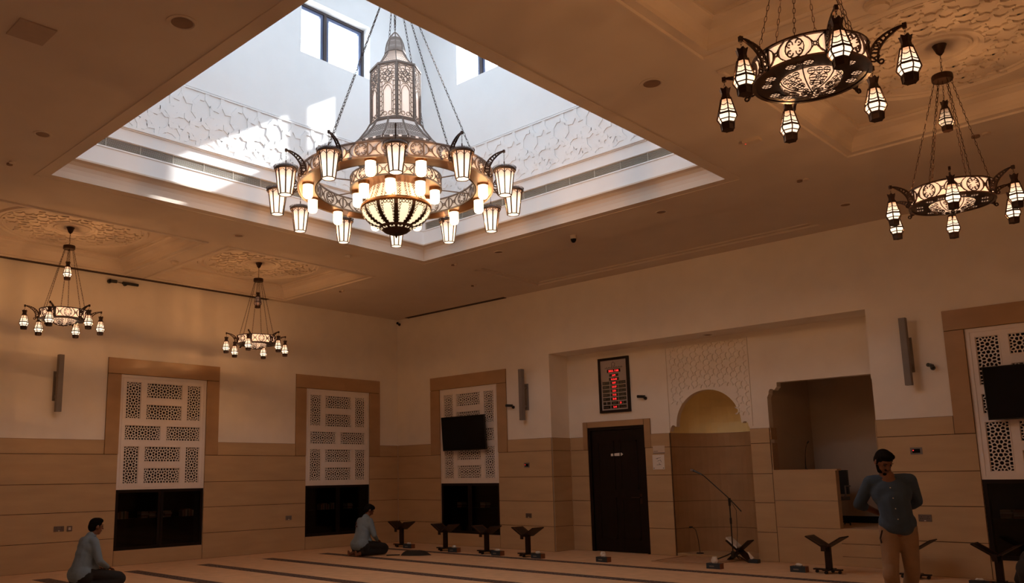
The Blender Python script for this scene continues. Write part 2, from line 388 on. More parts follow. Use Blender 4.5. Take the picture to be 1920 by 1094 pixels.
for (a, c) in WY:
    well_window(n, lambda u, v, w: (wx0 - w, u, v), a, c, a + .61); n += 1
    well_window(n, lambda u, v, w: (wx1 + w, u, v), a, c, a + .61); n += 1
for (a, c) in WX:
    well_window(n, lambda u, v, w: (u, wy1 + w, v), a - .13, c, a + .42); n += 1
    well_window(n, lambda u, v, w: (u, wy0 - w, v), a - .13, c, a + .42); n += 1
# sky portals (they only guide sampling of the sky through the openings)
def portal(loc, rot, sx, sy):
    l = bpy.data.lights.new('sky_portal', 'AREA'); l.shape = 'RECTANGLE'; l.size = sx; l.size_y = sy; l.cycles.is_portal = True
    o = bpy.data.objects.new('sky_portal', l); C.objects.link(o); o.location = loc; o.rotation_euler = rot
zc = (WZ0 + WZ1) / 2; hh = WZ1 - WZ0
for a, c in WY:
    portal((wx0 - .3, (a + c) / 2, zc), (0, radians(-90), 0), hh, c - a); portal((wx1 + .3, (a + c) / 2, zc), (0, radians(90), 0), hh, c - a)
for a, c in WX:
    portal(((a + c) / 2, wy1 + .3, zc), (radians(-90), 0, 0), c - a, hh); portal(((a + c) / 2, wy0 - .3, zc), (radians(90), 0, 0), c - a, hh)

# ---- room walls (upper paint) with marble slabs
ZS = [0.0, 0.485, 0.98, 1.47, 1.99, 2.25]; MT = 0.02
WL = {1: dict(o=(-7.16, -4.86), s=(-6.90, -5.14)), 2: dict(o=(-2.99, -0.59), s=(-2.71, -0.91)), 0: dict(o=(-11.35, -9.03), s=(-11.06, -9.31))}
WQ = {3: dict(o=(1.16, 3.48), s=(1.46, 3.21)), 4: dict(o=(11.84, 14.16), s=(12.10, 13.85))}
SZ0, SZ1, GZ0 = 1.35, 3.47, 0.27
def slab(par, fm, u0, u1, v0, v1, m='marble', t=MT):
    g = 0.005; b = MB()
    b.hexa([fm(u0 + g, v0 + g, 0), fm(u1 - g, v0 + g, 0), fm(u1 - g, v1 - g, 0), fm(u0 + g, v1 - g, 0), fm(u0 + g, v0 + g, t), fm(u1 - g, v0 + g, t), fm(u1 - g, v1 - g, t), fm(u0 + g, v1 - g, t)])
    j = MB(); j.quad(fm(u0, v0, .0045), fm(u1, v0, .0045), fm(u1, v1, .0045), fm(u0, v1, .0045)); j.build('joint_filler', 'joint', par)
    return b.build('marble_slab', m, par)
def clad(par, fm, u0, u1, wins):
    for k in range(5):
        v0, v1 = ZS[k], ZS[k + 1]; cuts = []
        for w in wins: cuts.append(w['o'] if k == 4 else w['s'])
        cuts.sort(); a = u0; hi = v1
        for c0, c1 in cuts:
            slab(par, fm, a, c0, v0, v1); a = c1
            if k == 0: slab(par, fm, c0, c1, 0, GZ0)
        slab(par, fm, a, u1, v0, v1)
    for w in wins:
        o, s = w['o'], w['s']
        slab(par, fm, o[0], s[0], ZS[4], SZ1, 'marble_dark', MT + .012); slab(par, fm, s[1], o[1], ZS[4], SZ1, 'marble_dark', MT + .012)
        slab(par, fm, o[0], o[1], SZ1, 3.77, 'marble_dark', MT + .012)
fmL = lambda u, v, w: (w, u, v)
fmQ = lambda u, v, w: (u, -w, v)
b = MB(); grid_plate(b, (RY, 0, 0, H), [(w['s'][0], w['s'][1], GZ0, SZ1) for w in WL.values()], lambda u, v, w: (-w, u, v), depth=0.35)
wall_left = b.build('wall_left', 'wall', kind='structure'); clad(wall_left, fmL, RY, -0.02, list(WL.values()))
b = MB(); grid_plate(b, (0, RX, 0, H), [(w['s'][0], w['s'][1], GZ0, SZ1) for w in WQ.values()] + [(AX0, AX1, -1, AH)], lambda u, v, w: (u, w, v))
for w in WQ.values(): b2 = MB(); grid_plate(b2, (w['s'][0], w['s'][1], GZ0, SZ1), [(w['s'][0], w['s'][1], GZ0, SZ1)], lambda u, v, w_: (u, w_, v), depth=0.35); n0_ = len(b.v); b.v += b2.v; b.f += [tuple(n0_ + i for i in f) for f in b2.f]
wall_front = b.build('wall_front', 'wall', kind='structure')
clad(wall_front, fmQ, 0.02, AX0, [WQ[3]]); clad(wall_front, fmQ, AX1, RX, [WQ[4]])
MB().box(RX, RX + .2, RY, 0.0, 0, H).build('wall_right', 'wall', kind='structure')
MB().box(0, RX, RY - .2, RY, 0, H).build('wall_back', 'wall', kind='structure')

# ---- alcove: jambs, soffit, back wall with mihrab and minbar openings
b = MB()
b.quad((AX0, 0, 0), (AX0, AD, 0), (AX0, AD, AH), (AX0, 0, AH)); b.quad((AX1, AD, 0), (AX1, 0, 0), (AX1, 0, AH), (AX1, AD, AH))
b.quad((AX0, 0, AH), (AX1, 0, AH), (AX1, AD, AH), (AX0, AD, AH))
alc = b.build('wall_alcove', 'wall', kind='structure')
for k in range(5):
    slab(alc, lambda u, v, w: (AX0 + w, u, v), 0.0, AD, ZS[k], ZS[k + 1]); slab(alc, lambda u, v, w: (AX1 - w, u, v), 0.0, AD, ZS[k], ZS[k + 1])
NX0, NX1 = 6.96, 8.53; NC = (NX0 + NX1) / 2; NR = (NX1 - NX0) / 2
MX0, MX1, MZ0, MZ1 = 8.88, AX1 - .0225, 0.58, 3.02       # minbar opening
DX0, DX1, DZ = 5.10, 6.42, 2.43
fmB = lambda u, v, w: (u, AD + w, v)
AR = 0.635; AZ = 2.36; ATOP = AZ + AR
# arch outline (from left springing to right springing)
arch = [(NX0, 2.25), (NX0, 2.27), (NX0 + .02, 2.30), (NX0 + .03, 2.35), (NX0 + .06, 2.385), (NX0 + .10, 2.385), (NX0 + .125, 2.36), (NX0 + .15, 2.365)]
for i in range(1, 32): t = pi - pi * i / 32; arch.append((NC + AR * cos(t), AZ + .01 + AR * sin(t)))
arch += [(2 * NC - x, z) for x, z in [(NX0 + .15, 2.365), (NX0 + .125, 2.36), (NX0 + .10, 2.385), (NX0 + .06, 2.385), (NX0 + .03, 2.35), (NX0 + .02, 2.30), (NX0, 2.27), (NX0, 2.25)]]
PW = .06
mcut = [(MX0, 0), (MX0, 2.78), (MX0 + .03, 2.83), (MX0 + .035, 2.88), (MX0 + .06, 2.915), (MX0 + .10, 2.915), (MX0 + .13, 2.89), (MX0 + .155, 2.915), (MX0 + .185, 2.95), (MX0 + .185, MZ1)]
b = MB()
def strip(b, u0, u1, v0, v1): b.quad(fmB(u0, v0, 0), fmB(u1, v0, 0), fmB(u1, v1, 0), fmB(u0, v1, 0))
strip(b, AX0, DX0, 0, AH); strip(b, DX0, DX1, DZ, AH); strip(b, DX1, NX0, 0, AH)
for (x0_, z0_), (x1_, z1_) in zip(arch[1:-1], arch[2:]):
    if x1_ - x0_ > 1e-5: b.poly([fmB(x0_, z0_, 0), fmB(x1_, z1_, 0), fmB(x1_, AH, 0), fmB(x0_, AH, 0)])
strip(b, NX1, MX0, 0, AH)
for (x0_, z0_), (x1_, z1_) in zip(mcut[1:], mcut[2:]):
    if x1_ - x0_ > 1e-5: b.poly([fmB(x0_, z0_, 0), fmB(x1_, z1_, 0), fmB(x1_, AH, 0), fmB(x0_, AH, 0)])
mtr = [(MX1 - (x - MX0), z) for x, z in mcut]
for (x0_, z0_), (x1_, z1_) in zip(mtr[1:], mtr[2:]):
    if x0_ - x1_ > 1e-5: b.poly([fmB(x1_, z1_, 0), fmB(x0_, z0_, 0), fmB(x0_, AH, 0), fmB(x1_, AH, 0)])
strip(b, MX0 + .185, MX1 - .185, MZ1, AH); strip(b, MX1, AX1, 0, AH)
# thickness of the openings' edges
for pl, dd in ((arch, .12), (mcut + [(x, z) for x, z in reversed(mtr)], .16)):  # reveals
    for p, q in zip(pl[:-1], pl[1:]): b.quad(fmB(p[0], p[1], 0), fmB(q[0], q[1], 0), fmB(q[0], q[1], dd), fmB(p[0], p[1], dd))
back = b.build('wall_qibla', 'wall', kind='structure')
fmBs = lambda u, v, w: (u, AD - w, v)
DF = .11
for k in range(5):
    v0, v1 = ZS[k], ZS[k + 1]
    slab(back, fmBs, AX0 + MT, DX0 - (DF if k == 4 else 0), v0, v1); slab(back, fmBs, DX1 + (DF if k == 4 else 0), NX0, v0, v1); slab(back, fmBs, NX1, MX0, v0, v1)
slab(back, fmBs, DX0 - DF, DX0, ZS[4], 2.55, 'marble_dark', .03); slab(back, fmBs, DX1, DX1 + DF + .03, ZS[4], 2.55, 'marble_dark', .03); slab(back, fmBs, DX0, DX1, DZ, 2.55, 'marble_dark', .03)
# carved panel above the arch
rp = MB(); PZ0 = 2.27
inarch = lambda u, v: hypot(u - NC, max(0, v - AZ)) > AR + .10
star_relief(rp, NX0 + .05, NX1 + .02, 2.50, 3.86, 0.26, lambda u, v, w: fmB(u, v, -w), w=0.022, t=0.014, keep=lambda u, v: hypot(u - NC, v - AZ) > AR + .07)
rp.build('star_relief', 'wall', back)['kind'] = 'stuff'
rb = MB(); rb.box(NX0 - .01, NX0 + .015, AD - .02, AD, 2.30, 3.88).box(NX1 + .04, NX1 + .065, AD - .02, AD, 2.30, 3.88).box(NX0, NX1 + .05, AD - .02, AD, 3.86, 3.88)
rb.build('panel_border', 'wall', back)
# mihrab niche: half round, marble below, gold plaster above
b = MB(); n_ = 24; DEP = 1.0
def nring(z, k=1.0): return [(NC - NR * cos(pi * i / n_) * k, AD + .02 + DEP * sin(pi * i / n_) * k, z) for i in range(n_ + 1)]
zr = [(2.25, 1.0), (2.45, 1.0), (2.6, .985), (2.75, .94), (2.88, .86), (2.98, .74), (3.06, .55), (3.10, .3), (3.11, .02)]
for (za, ka), (zb_, kb) in zip(zr[:-1], zr[1:]):
    A = nring(za, ka); B = nring(zb_, kb)
    for i in range(n_): b.quad(A[i], A[i + 1], B[i + 1], B[i])
b.build('mihrab_dome', 'gold_plaster', back, smooth=True)
for k in range(5):
    b = MB(); g = .0035; A = nring(ZS[k] + g); B = nring(ZS[k + 1] - g)
    A2 = nring(ZS[k] + g, 1.02); B2 = nring(ZS[k + 1] - g, 1.02)
    for i in range(n_): b.quad(A[i], A[i + 1], B[i + 1], B[i]); b.quad(B[i], B[i + 1], B2[i + 1], B2[i]); b.quad(A[i], A[i + 1], A2[i + 1], A2[i])
    b.build('curved_marble', 'marble_dark', back)
b = MB(); A = nring(0, 1.03); B = nring(3.12, 1.03)
for i in range(n_): b.quad(A[i], A[i + 1], B[i + 1], B[i])
b.poly(nring(3.12, 1.03)); b.build('niche_shell', 'void', back)
b = MB(); b.poly([(x, y, .05) for x, y, z in nring(0, 1.0)]); b.quad((NX0, AD + .02, .05), (NX1, AD + .02, .05), (NX1, AD + .02, 0), (NX0, AD + .02, 0)); b.build('niche_step', 'marble', back)

# ---- minbar (raised pulpit recess)
mr = MB(); MYB = 2.42
mr.quad((MX0, AD + .16, MZ0), (MX0, MYB, MZ0), (MX0, MYB, 3.2), (MX0, AD + .16, 3.2)); mr.quad((MX1, AD + .16, 0), (MX1, MYB, 0), (MX1, MYB, 3.2), (MX1, AD + .16, 3.2)); mr.quad((MX0, AD + .002, 3.2), (MX1 + .02, AD + .002, 3.2), (MX1 + .02, AD + .16, 3.2), (MX0, AD + .16, 3.2))
mr.quad((MX0, MYB, MZ0), (MX1, MYB, MZ0), (MX1, MYB, 3.2), (MX0, MYB, 3.2)); mr.quad((MX0, AD, 3.2), (MX1, AD, 3.2), (MX1, MYB, 3.2), (MX0, MYB, 3.2))
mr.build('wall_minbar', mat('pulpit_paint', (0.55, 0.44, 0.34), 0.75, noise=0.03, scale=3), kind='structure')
st = bpy.data.objects.new('trim_2', None); C.objects.link(st); st['kind'] = 'structure'
MB().box(NX1 + .02, 10.53, AD + .02, MYB, 0, MZ0).build('pulpit_floor', 'carpet', st)
MB().box(10.53, MX1, AD + .02, MYB, 0, MZ0 - .2).build('side_step', 'carpet', st)
for z0, z1 in ((0.0, .15), (.15, .35), (.35, .58)):
    MB().box(9.92, 10.53, AD - .02, AD + .02, z0 + .0035, z1 - .0035).build('stair_riser', 'marble', st)
MB().box(8.885, 9.92, AD - .02, AD + .02, 0.0035, .5765).build('marble_slab', 'marble', st)
MB().box(8.885, 9.92, AD - .02, AD + .12, .5835, 1.0165).build('marble_slab', 'marble', st)
MB().box(8.885, 9.92, AD - .02, AD + .12, 1.0235, 1.505).build('marble_slab', 'marble', st)
MB().box(8.885, 9.95, AD - .03, AD + .15, 1.505, 1.53).build('parapet_cap', 'marble', st)
for k in (3, 4): MB().box(8.883, 8.90, AD + .003, AD + .22, ZS[k] + .06, ZS[k + 1]).build('jamb_slab', 'marble_dark', st)
MB().box(9.15, MX1, MYB - .05, MYB, .585, .70).build('black_skirting', 'black', st)

# added unseen box behind the qibla wall so no daylight leaks into the recesses
b = MB(); o0, o1, o2, o3, o4 = 4.1, 11.4, .05, 2.8, 4.6
b.quad((o0, o3, -.2), (o1, o3, -.2), (o1, o3, o4), (o0, o3, o4)); b.quad((o0, o2, -.2), (o0, o3, -.2), (o0, o3, o4), (o0, o2, o4)); b.quad((o1, o2, -.2), (o1, o3, -.2), (o1, o3, o4), (o1, o2, o4)); b.quad((o0, o2, o4), (o1, o2, o4), (o1, o3, o4), (o0, o3, o4)); b.quad((o0, o2, -.2), (o1, o2, -.2), (o1, o3, -.2), (o0, o3, -.2))
b.build('daylight_blocker', 'void', kind='structure')

# door in the alcove
dr = bpy.data.objects.new('door_1', None); C.objects.link(dr); dr['kind'] = 'structure'
b = MB(); b.box(DX0, DX0 + .06, AD - .01, AD + .10, 0, DZ).box(DX1 - .06, DX1, AD - .01, AD + .10, 0, DZ).box(DX0 + .06, DX1 - .06, AD - .01, AD + .10, DZ - .06, DZ)
b.build('door_frame', 'wood', dr)
lf = MB().box(DX0 + .065, DX1 - .065, AD + .02, AD + .07, .01, DZ - .065).build('door_leaf', 'wood', dr)
b = MB()
for z0, z1 in ((.25, 1.05), (1.2, 2.15)):
    for x0_, x1_ in ((DX0 + .20, DX0 + .60), (DX1 - .60, DX1 - .20)):
        b.box(x0_, x1_, AD + .012, AD + .02, z0, z0 + .03).box(x0_, x1_, AD + .012, AD + .02, z1 - .03, z1).box(x0_, x0_ + .03, AD + .012, AD + .02, z0, z1).box(x1_ - .03, x1_, AD + .012, AD + .02, z0, z1)
b.build('panel_moulding', 'wood', lf)
b = MB(); b.seg((DX1 - .16, AD + .02, 1.05), (DX1 - .16, AD - .05, 1.05), .012, n=8); b.seg((DX1 - .16, AD - .045, 1.05), (DX1 - .34, AD - .045, 1.05), .010, n=8); b.box(DX1 - .185, DX1 - .135, AD + .012, AD + .02, .93, 1.12)
b.build('door_handle', 'bronze', dr)
b = MB(); b.poly([(5.62, AD + .012, 1.855), (5.86, AD + .012, 1.855), (5.90, AD + .012, 1.885), (5.86, AD + .012, 1.915), (5.62, AD + .012, 1.90)]); b.poly([(5.62, AD + .018, 1.90), (5.86, AD + .018, 1.915), (5.90, AD + .018, 1.885), (5.86, AD + .018, 1.855), (5.62, AD + .018, 1.855)])
b.build('door_plate', 'paper', dr)
MB().box(DX0, DX1, AD + .11, AD + .16, 0, DZ).build('door_backing', 'void', dr)

# ================================================================== window screens
def voronoi_plate(W_, H_):
    # perforated plate: each Voronoi cell keeps a rim, its middle is a hole
    pts = []
    def add(x, y, mn):
        if abs(x) > W_ / 2 - .014 or abs(y) > H_ / 2 - .014: return
        if all(hypot(x - a, y - b_) > mn for a, b_ in pts): pts.append((x, y))
    for cx in (-.23, 0, .23):
        add(cx, 0, .02)
        for k in range(8): t = pi / 4 * k + pi / 8; add(cx + .064 * cos(t), .064 * sin(t), .042)
    for cx in (-.115, .115, -.345, .345):
        for cy in (-.118, .118):
            add(cx, cy, .03)
            for k in range(8): t = pi / 4 * k; add(cx + .058 * cos(t), cy + .058 * sin(t), .042)
    sx = .0355
    for j in range(int(H_ / sx) + 2):
        for i in range(int(W_ / sx) + 2):
            add(-W_ / 2 + .018 + i * (W_ - .036) / 16, -H_ / 2 + .018 + j * (H_ - .036) / 6, .038)
    b = MB()
    for i, p in enumerate(pts):
        poly = [(-W_ / 2, -H_ / 2), (W_ / 2, -H_ / 2), (W_ / 2, H_ / 2), (-W_ / 2, H_ / 2)]
        for j, q in enumerate(pts):
            if i == j or hypot(p[0] - q[0], p[1] - q[1]) > .16: continue
            mx, my = (p[0] + q[0]) / 2, (p[1] + q[1]) / 2; dx, dy = q[0] - p[0], q[1] - p[1]
            out = []
            for k in range(len(poly)):
                a, c = poly[k], poly[(k + 1) % len(poly)]
                da = (a[0] - mx) * dx + (a[1] - my) * dy; dc = (c[0] - mx) * dx + (c[1] - my) * dy
                if da <= 0: out.append(a)
                if (da < 0) != (dc < 0) and abs(da - dc) > 1e-12:
                    t = da / (da - dc); out.append((a[0] + t * (c[0] - a[0]), a[1] + t * (c[1] - a[1])))
            poly = out
            if len(poly) < 3: break
        if len(poly) < 3: continue
        cx = sum(a[0] for a in poly) / len(poly); cy = sum(a[1] for a in poly) / len(poly)
        rr = min(hypot((a[0] + poly[(k + 1) % len(poly)][0]) / 2 - cx, (a[1] + poly[(k + 1) % len(poly)][1]) / 2 - cy) for k, a in enumerate(poly))
        s = max(.35, 1 - .0065 / max(rr, .008))
        inn = [(cx + (a[0] - cx) * s, cy + (a[1] - cy) * s) for a in poly]
        n0 = len(b.v); m = len(poly)
        b.v += [(a[0], 0, a[1]) for a in poly] + [(a[0], 0, a[1]) for a in inn] + [(a[0], .018, a[1]) for a in inn]
        for k in range(m):
            k2 = (k + 1) % m
            b.f.append((n0 + k, n0 + k2, n0 + m + k2, n0 + m + k)); b.f.append((n0 + m + k, n0 + m + k2, n0 + 2 * m + k2, n0 + 2 * m + k))
    return b
jali = voronoi_plate(.69, .28).build('lattice_panel', 'screen', link=False)
books_mats = [mat('book_cream', (0.60, 0.50, 0.35), 0.6, noise=0.1), mat('book_brown', (0.42, 0.25, 0.12), 0.6, noise=0.1), mat('book_white', (0.7, 0.68, 0.62), 0.6, noise=0.05), mat('book_green', (0.12, 0.2, 0.12), 0.6, noise=0.1)]

def screen_window(n, loc, rz, w, books, label):
    # local: x along the wall, y into the wall, z up; w = width
    r = bpy.data.objects.new('window_%d' % n, None); C.objects.link(r); r['kind'] = 'structure'; r.location = loc; r.rotation_euler = (0, 0, rz)
    k = w / 1.75; P = []
    for u0, u1, v0, v1 in ((.12, .40, 2.66, 3.34), (1.35, 1.63, 2.66, 3.34), (.52, 1.23, 3.06, 3.34), (.52, 1.23, 2.65, 2.93), (.12, .81, 2.26, 2.53), (.94, 1.63, 2.26, 2.53), (.12, .40, 1.46, 2.14), (1.35, 1.63, 1.46, 2.14), (.52, 1.23, 1.86, 2.14), (.52, 1.23, 1.46, 1.74)):
        P.append((u0 * k, u1 * k, v0, v1))
    b = MB(); grid_plate(b, (0, w, SZ0, SZ1), P, lambda u, v, t: (u, t, v), depth=.022)
    bars = b.build('screen_frame', 'screen', r)
    b2 = MB()
    for (u0, u1, v0, v1) in ((.05 * k, 1.70 * k, 1.39, 3.42),):
        for q in ((u0, u1, v1 - .008, v1), (u0, u1, v0, v0 + .008), (u0, u0 + .008, v0, v1), (u1 - .008, u1, v0, v1)): b2.box(q[0], q[1], -.008, 0.001, q[2], q[3])
    for (u0, u1, v0, v1) in P:
        q = .012
        for e in ((u0 - q, u1 + q, v1, v1 + q), (u0 - q, u1 + q, v0 - q, v0), (u0 - q, u0, v0, v1), (u1, u1 + q, v0, v1)): b2.box(e[0], e[1], -.006, 0.001, e[2], e[3])
    b2.build('screen_beading', 'screen', r)
    for (u0, u1, v0, v1) in P:
        o = bpy.data.objects.new('lattice_panel', jali.data); C.objects.link(o); o.parent = r
        o.location = ((u0 + u1) / 2, .012, (v0 + v1) / 2)
        if v1 - v0 > .5: o.rotation_euler = (0, radians(90), 0); o.scale = ((v1 - v0) / .69, 1, (u1 - u0) / .28)
        else: o.scale = ((u1 - u0) / .69, 1, (v1 - v0) / .28)
    b = MB(); b.quad((0, .10, SZ0), (w, .10, SZ0), (w, .10, SZ1), (0, .10, SZ1)); b.build('dark_backing', 'void', r)
    # cupboard under the screen: its own thing
    cb_ = thing('glass_cupboard', label, 'cupboard', loc, rz)
    b = MB(); b.box(0, w, .30, .32, GZ0, SZ0).box(0, .02, .03, .30, GZ0, SZ0).box(w - .02, w, .03, .30, GZ0, SZ0).box(.02, w - .02, .03, .30, GZ0, GZ0 + .02).box(.02, w - .02, .03, .30, SZ0 - .02, SZ0).box(.02, w - .02, .06, .30, .80, .82)
    b.build('cupboard_body', 'wood', cb_)
    for i in range(2):
        x0_ = i * w / 2; x1_ = (i + 1) * w / 2
        d = MB(); q = .055
        d.box(x0_ + .004, x1_ - .004, 0, .025, GZ0, GZ0 + q).box(x0_ + .004, x1_ - .004, 0, .025, SZ0 - q, SZ0).box(x0_ + .004, x0_ + q, 0, .025, GZ0 + q, SZ0 - q).box(x1_ - q, x1_ - .004, 0, .025, GZ0 + q, SZ0 - q)
        dd = d.build('cupboard_door', 'wood', cb_)
        g = MB(); g.quad((x0_ + q, .012, GZ0 + q), (x1_ - q, .012, GZ0 + q), (x1_ - q, .012, SZ0 - q), (x0_ + q, .012, SZ0 - q)); g.build('door_glass', 'tint', dd)
    for (a, c, gname, lab, horiz) in books:
        x = a; i = 0
        while x < c:
            if horiz:
                for lv in range(4):
                    bk = MB(); th = .03; ww = .13 + .01 * ((i + lv) % 3); bk.box(0, ww, 0, .17, 0, th - .003)
                    o = bk.build('book', books_mats[(i + lv) % 3]); M_ = Matrix.Translation(loc) @ Matrix.Rotation(rz, 4, 'Z') @ Matrix.Translation((x, .09, .8205 + lv * th)); o.matrix_world = M_
                    tag(o, '%s book of the %s pile %s' % (('bottom', 'second', 'third', 'top')[lv], ('first', 'second', 'third', 'fourth')[i], lab), 'book', gname)
                x += .155
            else:
                th = .028 + .006 * (i % 3); hh_ = .115 + .012 * ((i * 2) % 3)
                bk = MB(); bk.box(0, th - .002, 0, .15, 0, hh_)
                o = bk.build('book', books_mats[i % 4]); o.matrix_world = Matrix.Translation(loc) @ Matrix.Rotation(rz, 4, 'Z') @ Matrix.Translation((x, .09, .8205))
                tag(o, '%s book %s' % (('first', 'second', 'third', 'fourth', 'fifth', 'sixth', 'seventh', 'eighth', 'ninth', 'tenth', 'eleventh', 'twelfth', 'thirteenth', 'fourteenth', 'fifteenth', 'sixteenth')[i], lab), 'book', gname); x += th
            i += 1
    return r
R90 = radians(90)
# left wall: local x -> +y, local y (into wall) -> -x
screen_window(1, (0, WL[1]['s'][0], 0), R90, WL[1]['s'][1] - WL[1]['s'][0], [(.55, 1.02, 'books lying in stacks behind the first glass cupboard', 'in the cupboard behind the left kneeling man', True), (.10, .30, 'books standing at one end of the first glass cupboard', 'standing at the near end behind the left kneeling man', False), (1.38, 1.60, 'books standing at the far end of the first glass cupboard', 'standing at the far end behind the left kneeling man', False)], 'black framed glass cupboard in left wall behind the kneeling man at far left')
screen_window(2, (0, WL[2]['s'][0], 0), R90, WL[2]['s'][1] - WL[2]['s'][0], [(.50, .95, 'books in the cupboard near the room corner', 'standing in the left wall cupboard nearest the corner', False), (1.25, 1.40, 'two stacks of books in the cupboard near the room corner', 'in the left wall cupboard nearest the corner', True)], 'black framed glass cupboard in left wall nearest the room corner')
screen_window(5, (0, WL[0]['s'][0], 0), R90, WL[0]['s'][1] - WL[0]['s'][0], [], 'black framed glass cupboard at the near end of left wall, beyond the picture edge')
screen_window(3, (WQ[3]['s'][0], 0, 0), 0, WQ[3]['s'][1] - WQ[3]['s'][0], [(.40, .50, 'stacked books under the corner television, left pile', 'at left in the cupboard under the corner television', True), (1.10, 1.22, 'stacked books under the corner television, right pile', 'at right in the cupboard under the corner television', True)], 'black framed glass cupboard in front wall under the television near the corner')
screen_window(4, (WQ[4]['s'][0], 0, 0), 0, WQ[4]['s'][1] - WQ[4]['s'][0], [(.15, .45, 'stacked books in the cupboard at the right edge', 'in the cupboard at the picture\'s right edge', True)], 'black framed glass cupboard at right edge under the large television')

# ================================================================== CHANDELIERS
def chain_mesh(mb, p0, p1, pitch, w, r, flip=0):
    p0 = Vector(p0); p1 = Vector(p1); d = p1 - p0; L_ = d.length; d.normalize(); n = max(1, round(L_ / pitch)); st_ = L_ / n
    a = d.orthogonal().normalized(); b = d.cross(a)
    for i in range(n):
        c = p0 + d * (st_ * (i + .5)); s = a if (i + flip) % 2 else b; l = st_ * .62
        pts = []
        for k in range(8):
            t = 2 * pi * k / 8; pts.append(c + d * (l * cos(t)) + s * (w * sin(t)))
        mb.path(pts, r, n=3, closed=True)

def lattice_cells(h, kind):
    # unit cell of the scroll band, height h, width h, centred on (0,0): list of (points, closed)
    S = []
    if kind == 0:
        S.append((circ(0, 0, .47 * h, 16), True))
        for sx in (-1, 1):
            for sy in (-1, 1):
                S.append((circ(sx * .22 * h, sy * .22 * h, .15 * h, 8, a0=atan2(sy, sx) - 2.6, a1=atan2(sy, sx) + 2.2), False))
                S.append(([(sx * .22 * h, sy * .22 * h), (sx * .27 * h, sy * .20 * h)], False))
    else:
        S.append((circ(0, 0, .09 * h, 8), True))
        for sx in (-1, 1):
            for sy in (-1, 1): S.append(([(sx * .065 * h, sy * .065 * h), (sx * .28 * h, sy * .30 * h), (sx * .5 * h, sy * .47 * h)], False))
            S.append((circ(sx * .62 * h, 0, .47 * h, 6, a0=(pi if sx > 0 else 0) - .95, a1=(pi if sx > 0 else 0) + .95), False))
    return S

def band_panel(R, z0, z1, ang, wline, t, n_cells=None):
    # curved lattice panel centred on angle 0, spanning ang
    h = z1 - z0; zc_ = (z0 + z1) / 2; arc = R * ang; nc = n_cells or max(1, round(arc / h)); cw = arc / nc
    fm = lambda u, v, d: ((R + d) * cos(u / R), (R + d) * sin(u / R), zc_ + v)
    b = MB()
    for i in range(nc):
        cu = -arc / 2 + cw * (i + .5)
        for pts, cl in lattice_cells(h, (i + 1) % 2):
            b.ribbon([(cu + x * cw / h, y) for x, y in pts], wline, t, fm, closed=cl)
    b.ribbon([(-arc / 2, -h / 2), (-arc / 2, h / 2)], wline * 2, t, fm)
    return b

def ring_tube(R0, R1, z0, z1, n=64, c=(0, 0, 0)):
    b = MB(); b.lathe([(R0, z0), (R1, z0), (R1, z1), (R0, z1)], n, c, closed=True); return b

# ---- small lantern (shared meshes): hexagonal, height 0.33, top at z=0
def hexp(r, z, n=6, ph=0): return [(r * cos(2 * pi * i / n + ph), r * sin(2 * pi * i / n + ph), z) for i in range(n)]
def small_lantern_meshes():
    b = MB()
    # flared crown with points
    for i in range(6):
        t0, t1 = 2 * pi * i / 6, 2 * pi * (i + 1) / 6; tm = (t0 + t1) / 2
        P_ = lambda r, t, z: (r * cos(t), r * sin(t), z)
        b.poly([P_(.032, t0, -.05), P_(.032, t1, -.05), P_(.046, t1, 0), P_(.036, tm, -.012), P_(.046, t0, 0)])
        b.poly([P_(.037, t0, -.078), P_(.037, t1, -.078), P_(.032, t1, -.05), P_(.032, t0, -.05)])
    prof = [(-.078, .038), (-.235, .078), (-.275, .053), (-.33, .047)]
    for i in range(6):
        t = 2 * pi * i / 6
        for (za, ra), (zb_, rb_) in zip(prof[:-1], prof[1:]):
            b.seg((ra * cos(t), ra * sin(t), za), (rb_ * cos(t), rb_ * sin(t), zb_), .0058, n=4)
    def rr(z):
        for (za, ra), (zb_, rb_) in zip(prof[:-1], prof[1:]):
            if zb_ <= z <= za: return ra + (rb_ - ra) * (z - za) / (zb_ - za)
        return .04
    for z, wd_, sag in ((-.135, .007, .014), (-.180, .008, .008), (-.208, .016, 0), (-.252, .009, 0)):
        for i in range(6):
            t0, t1 = 2 * pi * i / 6, 2 * pi * (i + 1) / 6
            for k in range(4):
                q = []
                for f in (k / 4, (k + 1) / 4):
                    zz = z - sag * (1 - (2 * f - 1) ** 2) + sag * .4; r = rr(zz)
                    q.append((r * ((1 - f) * cos(t0) + f * cos(t1)) * 1.02, r * ((1 - f) * sin(t0) + f * sin(t1)) * 1.02, zz))
                p, s = q; b.quad((p[0], p[1], p[2] - wd_ / 2), (s[0], s[1], s[2] - wd_ / 2), (s[0], s[1], s[2] + wd_ / 2), (p[0], p[1], p[2] + wd_ / 2))
    b.lathe([(.055, -.272), (.055, -.285), (.050, -.29), (.050, -.33), (0.001, -.33)], 6)
    b.lathe([(.040, -.078), (.046, -.098)], 6)
    b.seg((0, 0, 0.0), (0, 0, -.05), .006, n=4)
    metal = b.build('lantern', 'bronze', link=False)
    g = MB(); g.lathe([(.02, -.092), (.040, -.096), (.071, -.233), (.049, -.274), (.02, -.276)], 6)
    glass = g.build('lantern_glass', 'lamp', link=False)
    d = MB()
    for i in range(6):
        t = 2 * pi * (i + .5) / 6; r = .0445
        for q in (-.012, 0, .012): d.seg((r * cos(t) - q * sin(t), r * sin(t) + q * cos(t), -.30), (r * 1.02 * cos(t) - q * sin(t), r * 1.02 * sin(t) + q * cos(t), -.31), .002, n=3)
    return metal, glass
SLM, SLG = small_lantern_meshes()

